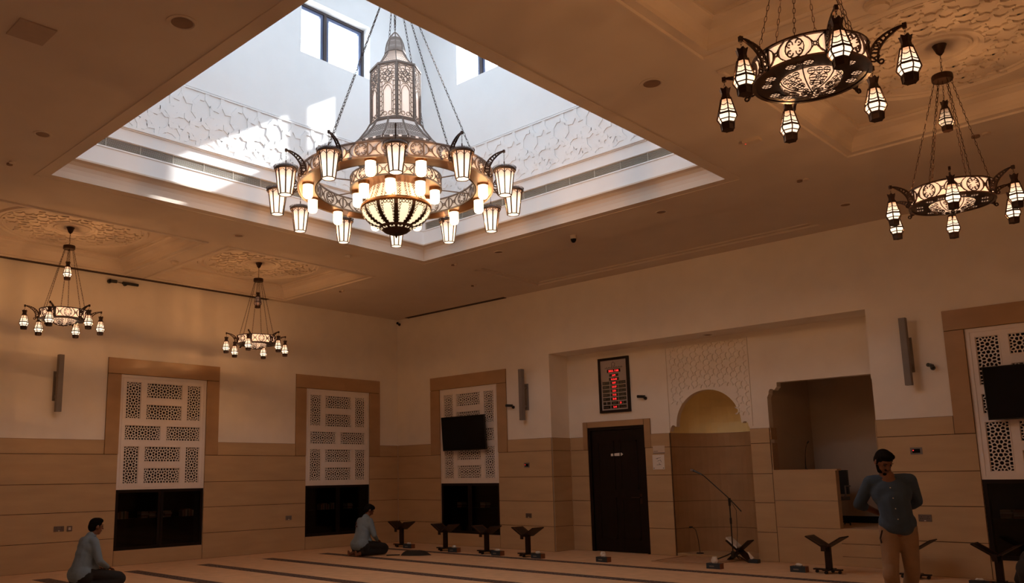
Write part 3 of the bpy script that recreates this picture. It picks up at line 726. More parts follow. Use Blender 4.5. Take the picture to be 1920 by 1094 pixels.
def main_lantern_meshes():
    b = MB(); N_ = 8; top, bot, rt, rb_ = -.10, -.405, .118, .078
    b.lathe([(.001, -.02), (.05, -.035), (.10, -.052), (.130, -.072), (.142, -.093), (.134, -.110), (.11, -.105)], 24)
    for i in range(48): t = 2 * pi * i / 48; b.seg((.136 * cos(t), .136 * sin(t), -.078), (.144 * cos(t), .144 * sin(t), -.060), .004, n=3)
    b.seg((0, 0, 0.02), (0, 0, -.03), .008, n=6)
    for i in range(N_):
        t = 2 * pi * i / N_; t1 = 2 * pi * (i + 1) / N_
        A = (rt * cos(t), rt * sin(t), top); B = (rb_ * cos(t), rb_ * sin(t), bot); b.seg(A, B, .0088, n=4)
        A1 = (rb_ * cos(t1), rb_ * sin(t1), bot); b.seg(B, A1, .006, n=4)
        Z1 = (rt * cos(t1), rt * sin(t1), top); b.seg(A, Z1, .006, n=4)
        # little arch at the head of each pane
        A = Vector(A); Z1 = Vector(Z1); dn = Vector((0, 0, -1))
        pts = [A.lerp(Z1, f) + dn * (.012 + .045 * abs(2 * f - 1) ** 1.6) for f in (0.04, .2, .35, .5, .65, .8, .96)]
        b.path([p * 1.0 for p in pts], .0045, n=3)
        b.path([tuple(A.lerp(Z1, .28) + dn * .012 + Vector((.008 * cos(q), .008 * sin(q), .008 * sin(q)))) for q in (0, 1.5, 3.1, 4.6)], .002, n=3, closed=True)
    metal = b.build('lantern', M['bronze_mid'], link=False)
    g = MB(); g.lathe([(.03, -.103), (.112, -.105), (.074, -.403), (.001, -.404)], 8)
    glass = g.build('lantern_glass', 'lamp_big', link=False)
    return metal, glass
MLM, MLG = main_lantern_meshes()

def arm_mesh(L_, hgt, w, scr):
    # lattice bracket in the xz plane: starts at (0,0), rises and curls out to (L_,hgt)
    b = MB(); fm = lambda u, v, d: (u, d - w / 2, v); n_ = 10
    outer = [(L_ * (1 - cos(pi / 2 * i / n_)) if i else 0, hgt * sin(pi / 2 * i / n_) + 0 * i) for i in range(n_ + 1)]
    lower = [(L_ * (1 - cos(pi / 2 * i / n_)) + .22 * L_ * (1 - i / n_) ** 1.2, hgt * sin(pi / 2 * i / n_) - .42 * hgt * (1 - i / n_) ** .8) for i in range(n_ + 1)]
    b.ribbon(outer, w, w, fm); b.ribbon(lower, w, w, fm); b.ribbon([outer[0], lower[0]], w, w, fm)
    for i in range(0, n_ - 2):
        c = ((outer[i][0] + lower[i][0] + outer[i + 1][0] + lower[i + 1][0]) / 4, (outer[i][1] + lower[i][1] + outer[i + 1][1] + lower[i + 1][1]) / 4)
        r = .42 * hypot(outer[i][0] - lower[i][0], outer[i][1] - lower[i][1])
        b.ribbon(circ(c[0], c[1], r, 8), w * .7, w * .7, fm, closed=True)
    b.ribbon(circ(lower[0][0] + scr, lower[0][1], scr, 8), w * .8, w * .8, fm, closed=True)
    b.box(L_ - .010, L_ + .014, -w, w, hgt - .022, hgt + .012)
    return b

# ---- small chandelier prototype built at origin; z=0 is the ring centre height
SR = .345
band = band_panel(SR, -.068, .068, radians(60) - .03, .0055, .008, 3).build('lattice_panel', 'bronze', link=False)
b = MB(); b.lathe([(SR - .008, -.066), (SR - .008, .066)], 12, a0=-radians(30) + .015, a1=radians(30) - .015)
band_g = b.build('backlit_panel', 'drum', link=False)
b = ring_tube(SR - .012, SR + .012, .066, .078, 48); b.lathe([(SR - .012, -.078), (SR + .012, -.078), (SR + .012, -.066), (SR - .012, -.066)], 48, closed=True)
for k in range(6): t_ = radians(30 + 60 * k); b.seg((SR * cos(t_), SR * sin(t_), -.07), (SR * cos(t_), SR * sin(t_), .07), .008, n=6)
rims = b.build('ring_frame', 'bronze', link=False)
BR = .188
b = MB(); b.lathe([(BR, -.074), (SR, -.074), (SR, -.070), (BR, -.070)], 48, closed=True); bplate = b.build('bottom_plate', 'bronze', link=False)
fmz = lambda u, v, w: (u, v, -.076 - w)
def rosette(rr_):
    g = MB(); g.poly([(p[0], p[1], -.0755) for p in circ(0, 0, rr_, 12)][::-1])
    b = MB(); b.ribbon(circ(0, 0, rr_, 12), .005, .003, fmz, closed=True); b.ribbon(circ(0, 0, rr_ * .4, 8), .0035, .003, fmz, closed=True)
    for q in range(6): e = q * pi / 3; b.ribbon([(rr_ * .4 * cos(e), rr_ * .4 * sin(e)), (rr_ * cos(e), rr_ * sin(e))], .0035, .003, fmz)
    return b.build('rosette', 'bronze', link=False), g.build('rosette_glass', 'drum', link=False)
ROS = {.036: rosette(.034), .022: rosette(.020)}
def bowl_pt(a_, s, R_=BR, D_=.085, z0=-.074):   # s 0 rim .. 1 tip
    return (R_ * cos(s * pi / 2) * cos(a_), R_ * cos(s * pi / 2) * sin(a_), z0 - D_ * sin(s * pi / 2))
b = MB(); b.lathe([((BR - .003) * cos(s * pi / 16), -.074 - .082 * sin(s * pi / 16)) for s in range(8)] + [(.001, -.156)], 32); bowl_g = b.build('bowl_glass', 'drum', link=False, smooth=True)
b = MB()
for k in range(6):
    a0_ = k * pi / 3; b.path([bowl_pt(a0_, s / 8) for s in range(9)], .004, n=4)
    fmb = lambda u, v, w: tuple(Vector(bowl_pt(a0_ + u, v)) + Vector((0, 0, -w)))
    for (cu, cv, ru, rv) in ((.26, .16, .13, .12), (.78, .16, .13, .12), (.52, .17, .11, .12), (.30, .42, .15, .12), (.75, .42, .15, .12), (.52, .40, .10, .08), (.52, .63, .25, .10), (.25, .60, .12, .08), (.80, .60, .12, .08), (.52, .83, .35, .07)):
        b.ribbon([(cu + ru * cos(q * pi / 4), cv + rv * sin(q * pi / 4)) for q in range(8)], .010, .004, fmb, closed=True)
        for q in range(0, 8, 2): b.ribbon([(cu, cv), (cu + ru * cos(q * pi / 4), cv + rv * sin(q * pi / 4))], .010, .004, fmb)
b.seg((0, 0, -.155), (0, 0, -.185), .008, .003, n=6)
bowl_t = b.build('bowl_tracery', 'bronze', link=False)
arm_s = arm_mesh(.20, .135, .010, .014).build('lantern_arm', 'bronze', link=False)
BULB = bpy.data.lights.new('lantern_bulb', 'POINT'); BULB.energy = 7.0; BULB.color = LAMP; BULB.shadow_soft_size = 0.0
BULB_BIG = bpy.data.lights.new('big_lantern_bulb', 'POINT'); BULB_BIG.energy = 20.0; BULB_BIG.color = LAMP; BULB_BIG.shadow_soft_size = 0.0
def lantern(parent, metal, glass, loc, rz=0, gmat=None):
    l = bpy.data.objects.new('lantern', metal.data); C.objects.link(l); l.parent = parent; l.location = loc; l.rotation_euler = (0, 0, rz)
    if metal is SLM: l.scale = (.88, .88, .92)
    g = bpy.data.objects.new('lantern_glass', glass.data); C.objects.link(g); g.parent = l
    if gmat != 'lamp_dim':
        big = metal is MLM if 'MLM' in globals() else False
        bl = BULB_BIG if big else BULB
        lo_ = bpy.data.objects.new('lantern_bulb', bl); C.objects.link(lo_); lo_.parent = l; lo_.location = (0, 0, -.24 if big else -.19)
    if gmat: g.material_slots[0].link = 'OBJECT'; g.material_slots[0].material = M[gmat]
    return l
M['lamp_dim'] = mat('faint_glow_lamp_glass', (0.30, 0.2, 0.15), 0.5, noise=0.04, emit=(1.0, 0.55, 0.35), estr=0.10)  # faint glow put into the glass itself, no bulb inside
M['lamp_mid'] = lamp_glass('dimmer_lamp_glass', (0.25, 0.10, 0.04), (0.9, 0.60, 0.36), -.09, -.20, -.28, 1.2)

def small_chandelier(label, loc, ztop, phi, mid='lamp', tilt_xy=(0, 0)):
    x, y, z = loc; dz = ztop - z
    t = thing('chandelier', label, 'chandelier', loc, phi, 'small bronze ring chandeliers with hanging lanterns')
    inst(rims, t); inst(bplate, t)
    for k in range(6):
        for off, rr_ in ((-.2, .036), (0, .022), (.2, .036)):
            a_ = radians(60 * k) + off; o = inst(ROS[rr_][0], t); o.location = (.266 * cos(a_), .266 * sin(a_), 0); inst(ROS[rr_][1], o)
    bg = inst(bowl_g, t); bt = inst(bowl_t, t)
    for k in range(6):
        a = inst(band, t); a.rotation_euler = (0, 0, radians(60 * k)); gq = inst(band_g, a)
    for k in range(6):
        a_ = radians(60 * k + 30); ar = inst(arm_s, t); ar.location = ((SR + .008) * cos(a_), (SR + .008) * sin(a_), -.03); ar.rotation_euler = (0, 0, a_)
        hx = (SR + .208) * cos(a_); hy = (SR + .208) * sin(a_)
        ch = MB(); chain_mesh(ch, (.201, 0, .12), (.201, 0, .065), .024, .0055, .0016); ch.build('lantern_chain', 'bronze', ar)
        lantern(t, SLM, SLG, (hx, hy, .035), a_)
    # hub disc, chains, canopy
    hz = dz - .34
    hub = MB(); hub.lathe([(.001, -.03), (.088, -.03), (.092, -.02), (.092, .02), (.088, .03), (.001, .03)], 24, (tilt_xy[0] * .85, tilt_xy[1] * .85, hz)); hub.build('hub_disc', 'bronze', t)
    for k in range(6):
        a_ = radians(60 * k); ch = MB(); chain_mesh(ch, ((SR - .02) * cos(a_), (SR - .02) * sin(a_), .075), (.07 * cos(a_) + tilt_xy[0] * .85, .07 * sin(a_) + tilt_xy[1] * .85, hz - .03), .043, .0075, .0024)
        ch.build('chain', 'bronze', t)
    ch = MB(); chain_mesh(ch, (tilt_xy[0] * .85, tilt_xy[1] * .85, hz + .03), (tilt_xy[0], tilt_xy[1], dz - .09), .043, .0075, .0028); ch.build('chain', 'bronze', t)
    ch = MB(); chain_mesh(ch, (tilt_xy[0] * .7, tilt_xy[1] * .7, hz - .24), (tilt_xy[0] * .85, tilt_xy[1] * .85, hz - .03), .03, .006, .0022); ch.build('chain', 'bronze', t)
    cn = MB(); cn.lathe([(.012, -.10), (.02, -.09), (.034, -.075), (.042, -.05), (.052, -.03), (.058, -.012), (.064, 0)], 20, (tilt_xy[0], tilt_xy[1], dz)); cn.build('ceiling_canopy', 'bronze', t, smooth=True)
    lantern(t, SLM, SLG, (tilt_xy[0] * .7, tilt_xy[1] * .7, hz - .24), 0.3, None if mid == 'lamp' else mid)
    # lamp inside the drum, shining up through its open top
    l = bpy.data.lights.new('drum_bulb', 'POINT'); l.energy = 15; l.color = LAMP; l.shadow_soft_size = .05
    lo = bpy.data.objects.new('drum_bulb', l); C.objects.link(lo); lo.parent = t; lo.location = (0, 0, .02)
    # downward bulbs under each pair of lanterns
    return t
small_chandelier('small ring chandelier nearest the left edge, its upper lantern lit', (1.88, -8.71, 4.08), 5.565, radians(19 - 30), 'lamp', (-.2, .06))
small_chandelier('small ring chandelier near the room corner with a dark upper lantern', (1.85, -5.19, 4.05), 5.565, radians(13 - 30), 'lamp_dim', (-.11, .05))
small_chandelier('small ring chandelier at right edge, hanging farther from the camera', (13.25, -4.95, 4.02), 5.565, radians(-16 - 30), 'lamp_mid', (-.05, .09))
small_chandelier('ring chandelier at top right, nearest the camera, its canopy out of view', (13.32, -8.39, 4.07), 5.565, radians(7 - 30), 'lamp', (-.1, .1))

# ---- main chandelier
MC = (7.49, -6.75); AL = radians(-42)
mt = thing('chandelier', 'huge tiered chandelier with twelve lanterns hanging in the bright roof well', 'chandelier', (MC[0], MC[1], 5.2), AL)
ZO = 5.2
def zz(z): return z - ZO
RO, RI, RS = 1.24, 1.02, .58
bo = band_panel(RO, zz(5.135), zz(5.295), radians(30), .007, .008, 4).build('lattice_panel', 'bronze_grey', link=False)
bi = band_panel(RI, zz(5.135), zz(5.295), radians(30), .007, .008, 3).build('lattice_panel', 'bronze_grey', link=False)
bs = band_panel(RS, zz(5.155), zz(5.29), radians(45), .006, .007, 3).build('lattice_panel', 'bronze_grey', link=False)
def curved_sheet(R_, z0, z1, ang, m, name='acrylic_panel', n_=8):
    b = MB(); b.lathe([(R_, z0), (R_, z1)], n_, a0=-ang / 2, a1=ang / 2); return b.build(name, m, link=False)
so = curved_sheet(RO - .006, zz(5.135), zz(5.295), radians(30), 'acryl'); si = curved_sheet(RI + .014, zz(5.135), zz(5.295), radians(30), 'acryl')
M['drum_pale'] = mat('drum_pale', (0.85, 0.72, 0.6), 0.5, noise=0.03, emit=(1.0, 0.66, 0.42), estr=0.95)
ss = curved_sheet(RS - .006, zz(5.155), zz(5.29), radians(45), 'drum_pale')
for k in range(12):
    a = inst(bo, mt); a.rotation_euler = (0, 0, radians(30 * k)); inst(so, a)
    a = inst(bi, mt); a.rotation_euler = (0, 0, radians(30 * k)); inst(si, a)
for k in range(8): a = inst(bs, mt); a.rotation_euler = (0, 0, radians(45 * k)); inst(ss, a)
b = MB()
for R_, z0, z1 in ((RO, 5.295, 5.315), (RO, 5.115, 5.137), (RI, 5.295, 5.31), (RI, 5.12, 5.137), (RS, 5.29, 5.305), (RS, 5.14, 5.157)):
    b.lathe([(R_ - .010, zz(z0)), (R_ + .012, zz(z0)), (R_ + .012, zz(z1)), (R_ - .010, zz(z1))], 96, closed=True)
b.build('ring_frame', 'bronze_grey', mt)
MB().lathe([(RI, zz(5.120)), (RO, zz(5.120)), (RO, zz(5.126)), (RI, zz(5.126))], 96, closed=True).build('ring_underside', 'gold', mt)
MB().lathe([(.30, zz(5.142)), (RS, zz(5.142)), (RS, zz(5.148)), (.30, zz(5.148))], 64, closed=True).build('inner_underside', 'gold', mt)
for k in range(8):
    a_ = radians(45 * k + 18); MB().seg((RS * cos(a_), RS * sin(a_), zz(5.21)), (RI * cos(a_), RI * sin(a_), zz(5.21)), .009, n=6).build('spoke', 'bronze_grey', mt)
# frosted cylinder lamps
b = MB(); b.lathe([(.072, 0), (.072, -.03), (.066, -.034)], 16); cyh = b.build('lamp_cup', 'gold', link=False)
b = MB(); b.lathe([(.062, -.02), (.062, -.16), (.057, -.182), (.043, -.198), (.022, -.206), (.001, -.208)], 16); cyg = b.build('frosted_glass', 'lamp_cyl', link=False, smooth=True)
for k in range(12):
    if k in (1, 10): continue
    a_ = radians(15 + 30 * k); o = inst(cyh, mt); o.location = (1.13 * cos(a_), 1.13 * sin(a_), zz(5.135)); inst(cyg, o)
for k in range(8):
    a_ = radians(-8 + 45 * k); o = inst(cyh, mt); o.location = (.50 * cos(a_), .50 * sin(a_), zz(5.142)); inst(cyg, o)
# lanterns on brackets
arm_m = arm_mesh(.255, .20, .012, .02).build('lantern_arm', 'bronze', link=False)
for k in range(12):
    a_ = radians(30 * k); o = inst(arm_m, mt); o.location = ((RO + .012) * cos(a_), (RO + .012) * sin(a_), zz(5.18)); o.rotation_euler = (0, 0, a_)
    hx = 1.508 * cos(a_); hy = 1.508 * sin(a_)
    ch = MB(); chain_mesh(ch, (.256, 0, .19), (.256, 0, .07), .026, .006, .002); ch.build('lantern_chain', 'bronze', o)
    lantern(mt, MLM, MLG, (hx, hy, zz(5.225)), a_ + pi / 8)
# tower: octagonal, with pierced panels
TR = .32; tz0, tz1 = 6.0, 6.76; APO = TR * cos(pi / 8); HW = TR * sin(pi / 8)
def tower_panel():
    b = MB(); W_ = 2 * HW - .036; H_ = tz1 - tz0 - .05
    fm = lambda u, v, d: (APO + .002 + d, u, zz(tz0) + .025 + v)
    w_ = .007; t_ = .006
    for s in (-1, 1):
        # side columns of small links
        for i in range(7):
            v0 = .02 + i * .065; b.ribbon([(s * W_ * .5, v0), (s * W_ * .5, v0 + .065)], w_, t_, fm)
            b.ribbon([(s * W_ * .5, v0 + .065), (s * W_ * .40, v0 + .065), (s * W_ * .36, v0 + .05), (s * W_ * .36, v0 + .015), (s * W_ * .40, v0)], w_, t_, fm)
        b.ribbon([(s * W_ * .27, .06), (s * W_ * .27, .36)], w_, t_, fm)
        for v0 in (.09, .2, .31): b.ribbon([(s * W_ * .36, v0), (s * W_ * .27, v0)], w_, t_, fm)
        b.ribbon([(s * W_ * .27, .36), (s * W_ * .10, .42), (0, .43)], w_, t_, fm); b.ribbon([(s * W_ * .36, .40), (s * W_ * .16, .45), (0, .455)], w_, t_, fm)
        b.ribbon(circ(s * W_ * .17, .045, .026, 8), w_, t_, fm, closed=True); b.ribbon([(s * W_ * .27, .07), (s * W_ * .42, .04), (s * W_ * .48, .015)], w_, t_, fm)
        # scrolls and leaves above
        for (cu, cv, r) in ((.36, .50, .022), (.14, .49, .020), (.36, .56, .020), (.16, .555, .024), (.38, .62, .022), (.17, .63, .026), (.36, .675, .016), (.28, .59, .014), (.08, .60, .016), (.25, .53, .012)):
            b.ribbon(circ(s * W_ * cu, cv, r, 8, 0.3, 5.4), w_, t_, fm)
        b.ribbon([(0, .47), (s * .035, .50), (s * .02, .53), (0, .55)], .010, t_, fm); b.ribbon([(0, .55), (s * .04, .575), (s * .03, .61), (0, .64)], .010, t_, fm)
        b.ribbon([(s * W_ * .5, .48), (s * W_ * .5, H_)], w_, t_, fm); b.ribbon([(s * W_ * .5, .70), (s * W_ * .3, .685), (0, .70)], w_, t_, fm)
    b.ribbon([(-W_ * .5, .0), (W_ * .5, .0)], w_ * 1.4, t_, fm); b.ribbon([(-W_ * .5, H_), (W_ * .5, H_)], w_ * 1.4, t_, fm); b.ribbon([(0, .64), (0, H_)], .010, t_, fm)
    return b.build('tower_lattice', 'bronze_grey', link=False)
tp = tower_panel()
b = MB(); b.quad((APO - .004, -HW, zz(tz0)), (APO - .004, HW, zz(tz0)), (APO - .004, HW, zz(tz1)), (APO - .004, -HW, zz(tz1))); tg = b.build('tower_glass', 'acryl_tower', link=False)
for k in range(8): o = inst(tp, mt); o.rotation_euler = (0, 0, radians(45 * k + 22.5 + 3)); inst(tg, o)
b = MB()
for k in range(8):
    t_ = radians(45 * k + 3); b.seg((TR * cos(t_), TR * sin(t_), zz(tz0)), (TR * cos(t_), TR * sin(t_), zz(tz1)), .017, n=6)
for z_, r_, h_ in ((tz0 - .012, TR + .012, .03), (tz1 - .012, TR + .022, .026)): b.lathe([(r_ - .03, zz(z_)), (r_, zz(z_)), (r_, zz(z_) + h_), (r_ - .03, zz(z_) + h_)], 8, ph=radians(3), closed=True)
b.build('tower_frame', 'bronze_grey', mt)
# dome: concave flare, then pointed cap
fl = [(.31, 6.77), (.25, 6.82), (.205, 6.88), (.165, 6.94), (.135, 7.0), (.125, 7.03)]
cp = [(.128, 7.03), (.122, 7.09), (.105, 7.17), (.075, 7.24), (.04, 7.29), (.015, 7.315), (.001, 7.33)]
MB().lathe([(r, zz(z)) for r, z in fl], 8, ph=radians(3)).build('dome_flare', 'acryl_tower', mt)
MB().lathe([(r, zz(z)) for r, z in cp], 8, ph=radians(3)).build('dome_cap', 'acryl', mt)
b = MB()
for k in range(8):
    t_ = radians(45 * k + 3); b.path([((r + .003) * cos(t_), (r + .003) * sin(t_), zz(z)) for r, z in fl + cp[1:]], .011, n=4)
b.lathe([(.122, zz(7.02)), (.142, zz(7.02)), (.142, zz(7.045)), (.122, zz(7.045))], 8, ph=radians(3), closed=True)
b.path([(0.022 * cos(q * pi / 4), 0, zz(7.35) + .022 * sin(q * pi / 4)) for q in range(8)], .006, n=4, closed=True)
b.build('dome_ribs', 'bronze_grey', mt)
def facet_lattice(prof, n_, ph, nu, nv, w_, m, name, out=.004, jit=0):
    # diagonal mesh on each facet of an n-sided tapering shell
    b = MB()
    for k in range(n_):
        t0, t1 = ph + 2 * pi * k / n_, ph + 2 * pi * (k + 1) / n_
        for (ra, za), (rb__, zb__) in zip(prof[:-1], prof[1:]):
            P00 = Vector((ra * cos(t0), ra * sin(t0), za)); P10 = Vector((ra * cos(t1), ra * sin(t1), za)); P01 = Vector((rb__ * cos(t0), rb__ * sin(t0), zb__)); P11 = Vector((rb__ * cos(t1), rb__ * sin(t1), zb__))
            N_ = (P10 - P00).cross(P01 - P00).normalized()
            if N_.dot(Vector((P00.x + P10.x, P00.y + P10.y, 0))) < 0: N_ = -N_
            wu = (P10 - P00).length; wv = ((P01 + P11) / 2 - (P00 + P10) / 2).length
            fm = lambda u, v, d: tuple((P00.lerp(P10, u)).lerp(P01.lerp(P11, u), v) + N_ * (out + d))
            for i in range(nu):
                for j in range(nv):
                    u, v = (i + .5) / nu * .84 + .08, (j + .5) / nv * .9 + .05; du, dv = .42 / nu, .45 / nv
                    q = [(u - du, v), (u, v - dv), (u + du, v), (u, v + dv)] if (i + j) % 2 else [(u - du * .8, v - dv * .8), (u + du * .8, v - dv * .8), (u + du * .8, v + dv * .8), (u - du * .8, v + dv * .8)]
                    for a, c in zip(q, q[1:] + q[:1]):
                        A = Vector(fm(*a, 0)); Bq = Vector(fm(*c, 0)); dd = (Bq - A).normalized(); s_ = dd.cross(N_) * w_ / 2
                        b.quad(A - s_, Bq - s_, Bq + s_, A + s_)
    return b.build(name, m, mt)
facet_lattice([(r, zz(z)) for r, z in fl[::1]], 8, radians(3), 5, 2, .006, 'bronze_grey', 'flare_lattice')['kind'] = 'stuff'
facet_lattice([(r, zz(z)) for r, z in cp[:4]], 8, radians(3), 4, 3, .006, 'bronze_grey', 'cap_lattice')['kind'] = 'stuff'
# skirt: twelve sloping panels and a pierced rim
SKP = [(.335, zz(5.995)), (.38, zz(5.91)), (.48, zz(5.77)), (.60, zz(5.655))]
MB().lathe(SKP, 12, ph=radians(15)).build('skirt_panels', 'acryl', mt)
facet_lattice(SKP[1:], 12, radians(15), 6, 5, .008, 'bronze_grey', 'skirt_lattice')['kind'] = 'stuff'
b = MB()
for k in range(12): t_ = radians(30 * k + 15); b.path([((r + .004) * cos(t_), (r + .004) * sin(t_), z) for r, z in SKP], .016, n=4)
b.lathe([(.60, zz(5.655)), (.625, zz(5.645)), (.625, zz(5.61)), (.60, zz(5.575)), (.57, zz(5.565))], 12, ph=radians(15))
b.lathe([(.32, zz(6.0)), (.36, zz(5.985)), (.355, zz(5.965)), (.32, zz(5.97))], 12, ph=radians(15), closed=True)
b.build('skirt_frame', 'bronze_grey', mt)
b = MB()
for k in range(36):
    t_ = 2 * pi * (k + .5) / 36; r_ = .622; b.quad((r_ * cos(t_ - .03), r_ * sin(t_ - .03), zz(5.618)), (r_ * cos(t_ + .03), r_ * sin(t_ + .03), zz(5.618)), (r_ * cos(t_ + .03), r_ * sin(t_ + .03), zz(5.637)), (r_ * cos(t_ - .03), r_ * sin(t_ - .03), zz(5.637)))
b.build('rim_piercing', 'acryl_tower', mt)['kind'] = 'stuff'
MB().lathe([(.36, zz(5.60)), (.36, zz(5.30))], 24).build('central_drum', 'acryl', mt)
# cone and bowl under the inner ring
MB().lathe([(.34, zz(5.14)), (.37, zz(5.05)), (.42, zz(4.93))], 24).build('cone_glass', 'drum_pale', mt)
facet_lattice([(.34, zz(5.14)), (.37, zz(5.05)), (.42, zz(4.93))], 16, 0, 4, 3, .007, 'gold', 'cone_lattice')['kind'] = 'stuff'
MB().lathe([(.40, zz(4.935)), (.45, zz(4.93)), (.458, zz(4.905)), (.45, zz(4.88)), (.43, zz(4.88))], 48).build('bowl_rim', 'gold', mt, smooth=True)
bp = [(.44, 4.885), (.43, 4.83), (.395, 4.77), (.34, 4.715), (.27, 4.675), (.20, 4.655)]
MB().lathe([(r, zz(z)) for r, z in bp], 24).build('bowl_glass', 'bowl', mt, smooth=True)
for k in range(12):
    b = MB(); t_ = radians(30 * k); pr_ = bp
    for (ra, za), (rb__, zb__) in zip(pr_[:-1], pr_[1:]):
        wa = .050 + .03 * (bp[0][0] - ra); wb = .050 + .03 * (bp[0][0] - rb__); wa = wa / ra / 2; wb = wb / rb__ / 2
        b.quad(((ra + .008) * cos(t_ - wa), (ra + .008) * sin(t_ - wa), zz(za)), ((ra + .008) * cos(t_ + wa), (ra + .008) * sin(t_ + wa), zz(za)), ((rb__ + .008) * cos(t_ + wb), (rb__ + .008) * sin(t_ + wb), zz(zb__ - .004)), ((rb__ + .008) * cos(t_ - wb), (rb__ + .008) * sin(t_ - wb), zz(zb__ - .004)))
    b.build('bowl_rib', 'bronze', mt)
b = MB()
def bowl_at(t_, s):
    s = s * (len(bp) - 1); i = min(int(s), len(bp) - 2); f = s - i; r = bp[i][0] * (1 - f) + bp[i + 1][0] * f; z = bp[i][1] * (1 - f) + bp[i + 1][1] * f; return ((r + .006) * cos(t_), (r + .006) * sin(t_), zz(z) - .003)
for k in range(12):
    tc = radians(30 * k + 15)
    fmc = lambda u, v, w: tuple(Vector(bowl_at(tc + u, v)) * 1.0 + Vector((0, 0, -w)))
    for s_ in (-1, 1):
        for (u, v, ru) in ((.05, .08, .045), (.135, .08, .04), (.15, .22, .035), (.16, .36, .028), (.165, .48, .022), (.16, .60, .020), (.15, .72, .018), (.13, .84, .018)):
            b.ribbon([(s_ * u + ru * cos(q * pi / 4), v + ru * 1.5 * sin(q * pi / 4)) for q in range(8)], .014, .004, fmc, closed=True)
b.build('bowl_scrolls', 'bronze', mt)['kind'] = 'stuff'
MB().lathe([(.20, zz(4.662)), (.222, zz(4.655)), (.215, zz(4.635)), (.15, zz(4.585)), (.08, zz(4.555)), (.02, zz(4.545)), (.012, zz(4.52)), (.001, zz(4.50))], 24).build('bottom_cup', 'bronze', mt)
b = MB()
cpf = lambda t_, s: ((.213 - .13 * s) * cos(t_), (.213 - .13 * s) * sin(t_), zz(4.631) - .068 * s)
for k in range(12):
    t_ = radians(30 * k + 15)
    for (s, q, dt) in ((.15, .010, -.12), (.15, .010, .12), (.35, .012, -.09), (.35, .012, .09), (.58, .010, 0), (.24, .008, 0), (.78, .006, 0)):
        c_ = Vector(cpf(t_ + dt, s)); nrm = Vector((cos(t_) * .45, sin(t_) * .45, -.9)).normalized(); a_ = Vector((-sin(t_), cos(t_), 0)); b2_ = nrm.cross(a_)
        b.poly([c_ + nrm * .004 + a_ * (q * cos(e * pi / 3)) + b2_ * (q * 1.3 * sin(e * pi / 3)) for e in range(6)])
b.build('cup_piercing', 'bowl', mt)['kind'] = 'stuff'
# chains to the hub high in the well
HZ = 8.15
for k, f in enumerate((-49, 10, 34, 92, 150, 194, 252)):
    if f in (10,): continue
    a_ = radians(f); ch = MB(); chain_mesh(ch, (1.13 * cos(a_), 1.13 * sin(a_), zz(5.315)), (.05 * cos(a_), .05 * sin(a_), zz(HZ)), .048, .011, .0038); ch.build('chain', 'bronze', mt)
for dx in (-.02, .02):
    ch = MB(); chain_mesh(ch, (0, 0, zz(7.36)), (dx * 2, -dx, zz(HZ)), .048, .011, .0038); ch.build('chain', 'bronze', mt)
b = MB(); b.lathe([(.001, -.03), (.09, -.03), (.1, 0), (.09, .03), (.001, .03)], 20, (0, 0, zz(HZ))); b.seg((0, 0, zz(HZ)), (0, 0, zz(ZT - .06)), .012, n=6); b.lathe([(.02, -.1), (.09, -.04), (.12, 0)], 20, (0, 0, zz(ZT)))
b.build('ceiling_hub', 'bronze', mt)

# ================================================================== WALL AND CEILING FIXTURES
def root_at(name, label, cat, loc, rz=0, group=None): return thing(name, label, cat, loc, rz, group)
# line-array column speakers. local: y points out of the wall (towards the room), x along it
def column_speaker(label, loc, rz, h=1.0, dx=0.0):
    t = thing('column_speaker', label, 'speaker', loc, rz, 'slim column loudspeakers on the walls')
    b = MB(); b.box(-.045 + dx, .045 + dx, .12, .21, 0, h); b.build('speaker_body', 'grey', t)
    g = MB()
    for i in range(8):
        z = .03 + i * (h - .06) / 8; g.box(-.037 + dx, .037 + dx, .208, .214, z, z + (h - .06) / 8 - .006)
    g.build('speaker_grille', 'grey', t)
    b = MB(); b.box(-.02 + dx * .5, .02 + dx * .5, 0, .12, h * .62, h * .62 + .05).box(-.02 + dx * .5, .02 + dx * .5, 0, .12, h * .25, h * .25 + .05).box(-.05, .05, 0, .012, h * .2, h * .72)
    b.build('wall_bracket', 'grey', t)
column_speaker('grey column loudspeaker on left wall above the double socket', (0.0, -8.07, 2.71), -R90, 1.0)
column_speaker('grey column loudspeaker on front wall between corner television and alcove', (4.03, 0.0, 2.63), pi, 1.06)
column_speaker('grey column loudspeaker on front wall right of the pulpit', (11.36, 0.0, 2.72), pi, 1.0)
# televisions: panel a little away from the screens
def television(label, loc, w, h, tilt):
    t = thing('television', label, 'television', loc, 0)
    b = MB(); b.box(-w / 2, w / 2, 0, .045, 0, h); p = b.build('screen_housing', 'black', t); 
    b = MB(); b.quad((-w / 2 + .012, -.002, .018), (w / 2 - .012, -.002, .018), (w / 2 - .012, -.002, h - .012), (-w / 2 + .012, -.002, h - .012)); b.build('screen', 'blackgloss', t)
    b = MB(); b.box(-.2, .2, .045, .06, h * .3, h * .75).box(-.04, .04, .06, .15, h * .45, h * .55); b.build('wall_bracket', 'black', t)
    t.rotation_euler = (radians(tilt), 0, 0); return t
television('black television mounted on the white screen nearest the room corner', (2.33, -.15, 2.065), 1.30, .755, 4)
television('black television mounted on the white screen at the right edge', (12.98, -.15, 2.155), 1.36, .735, 4)
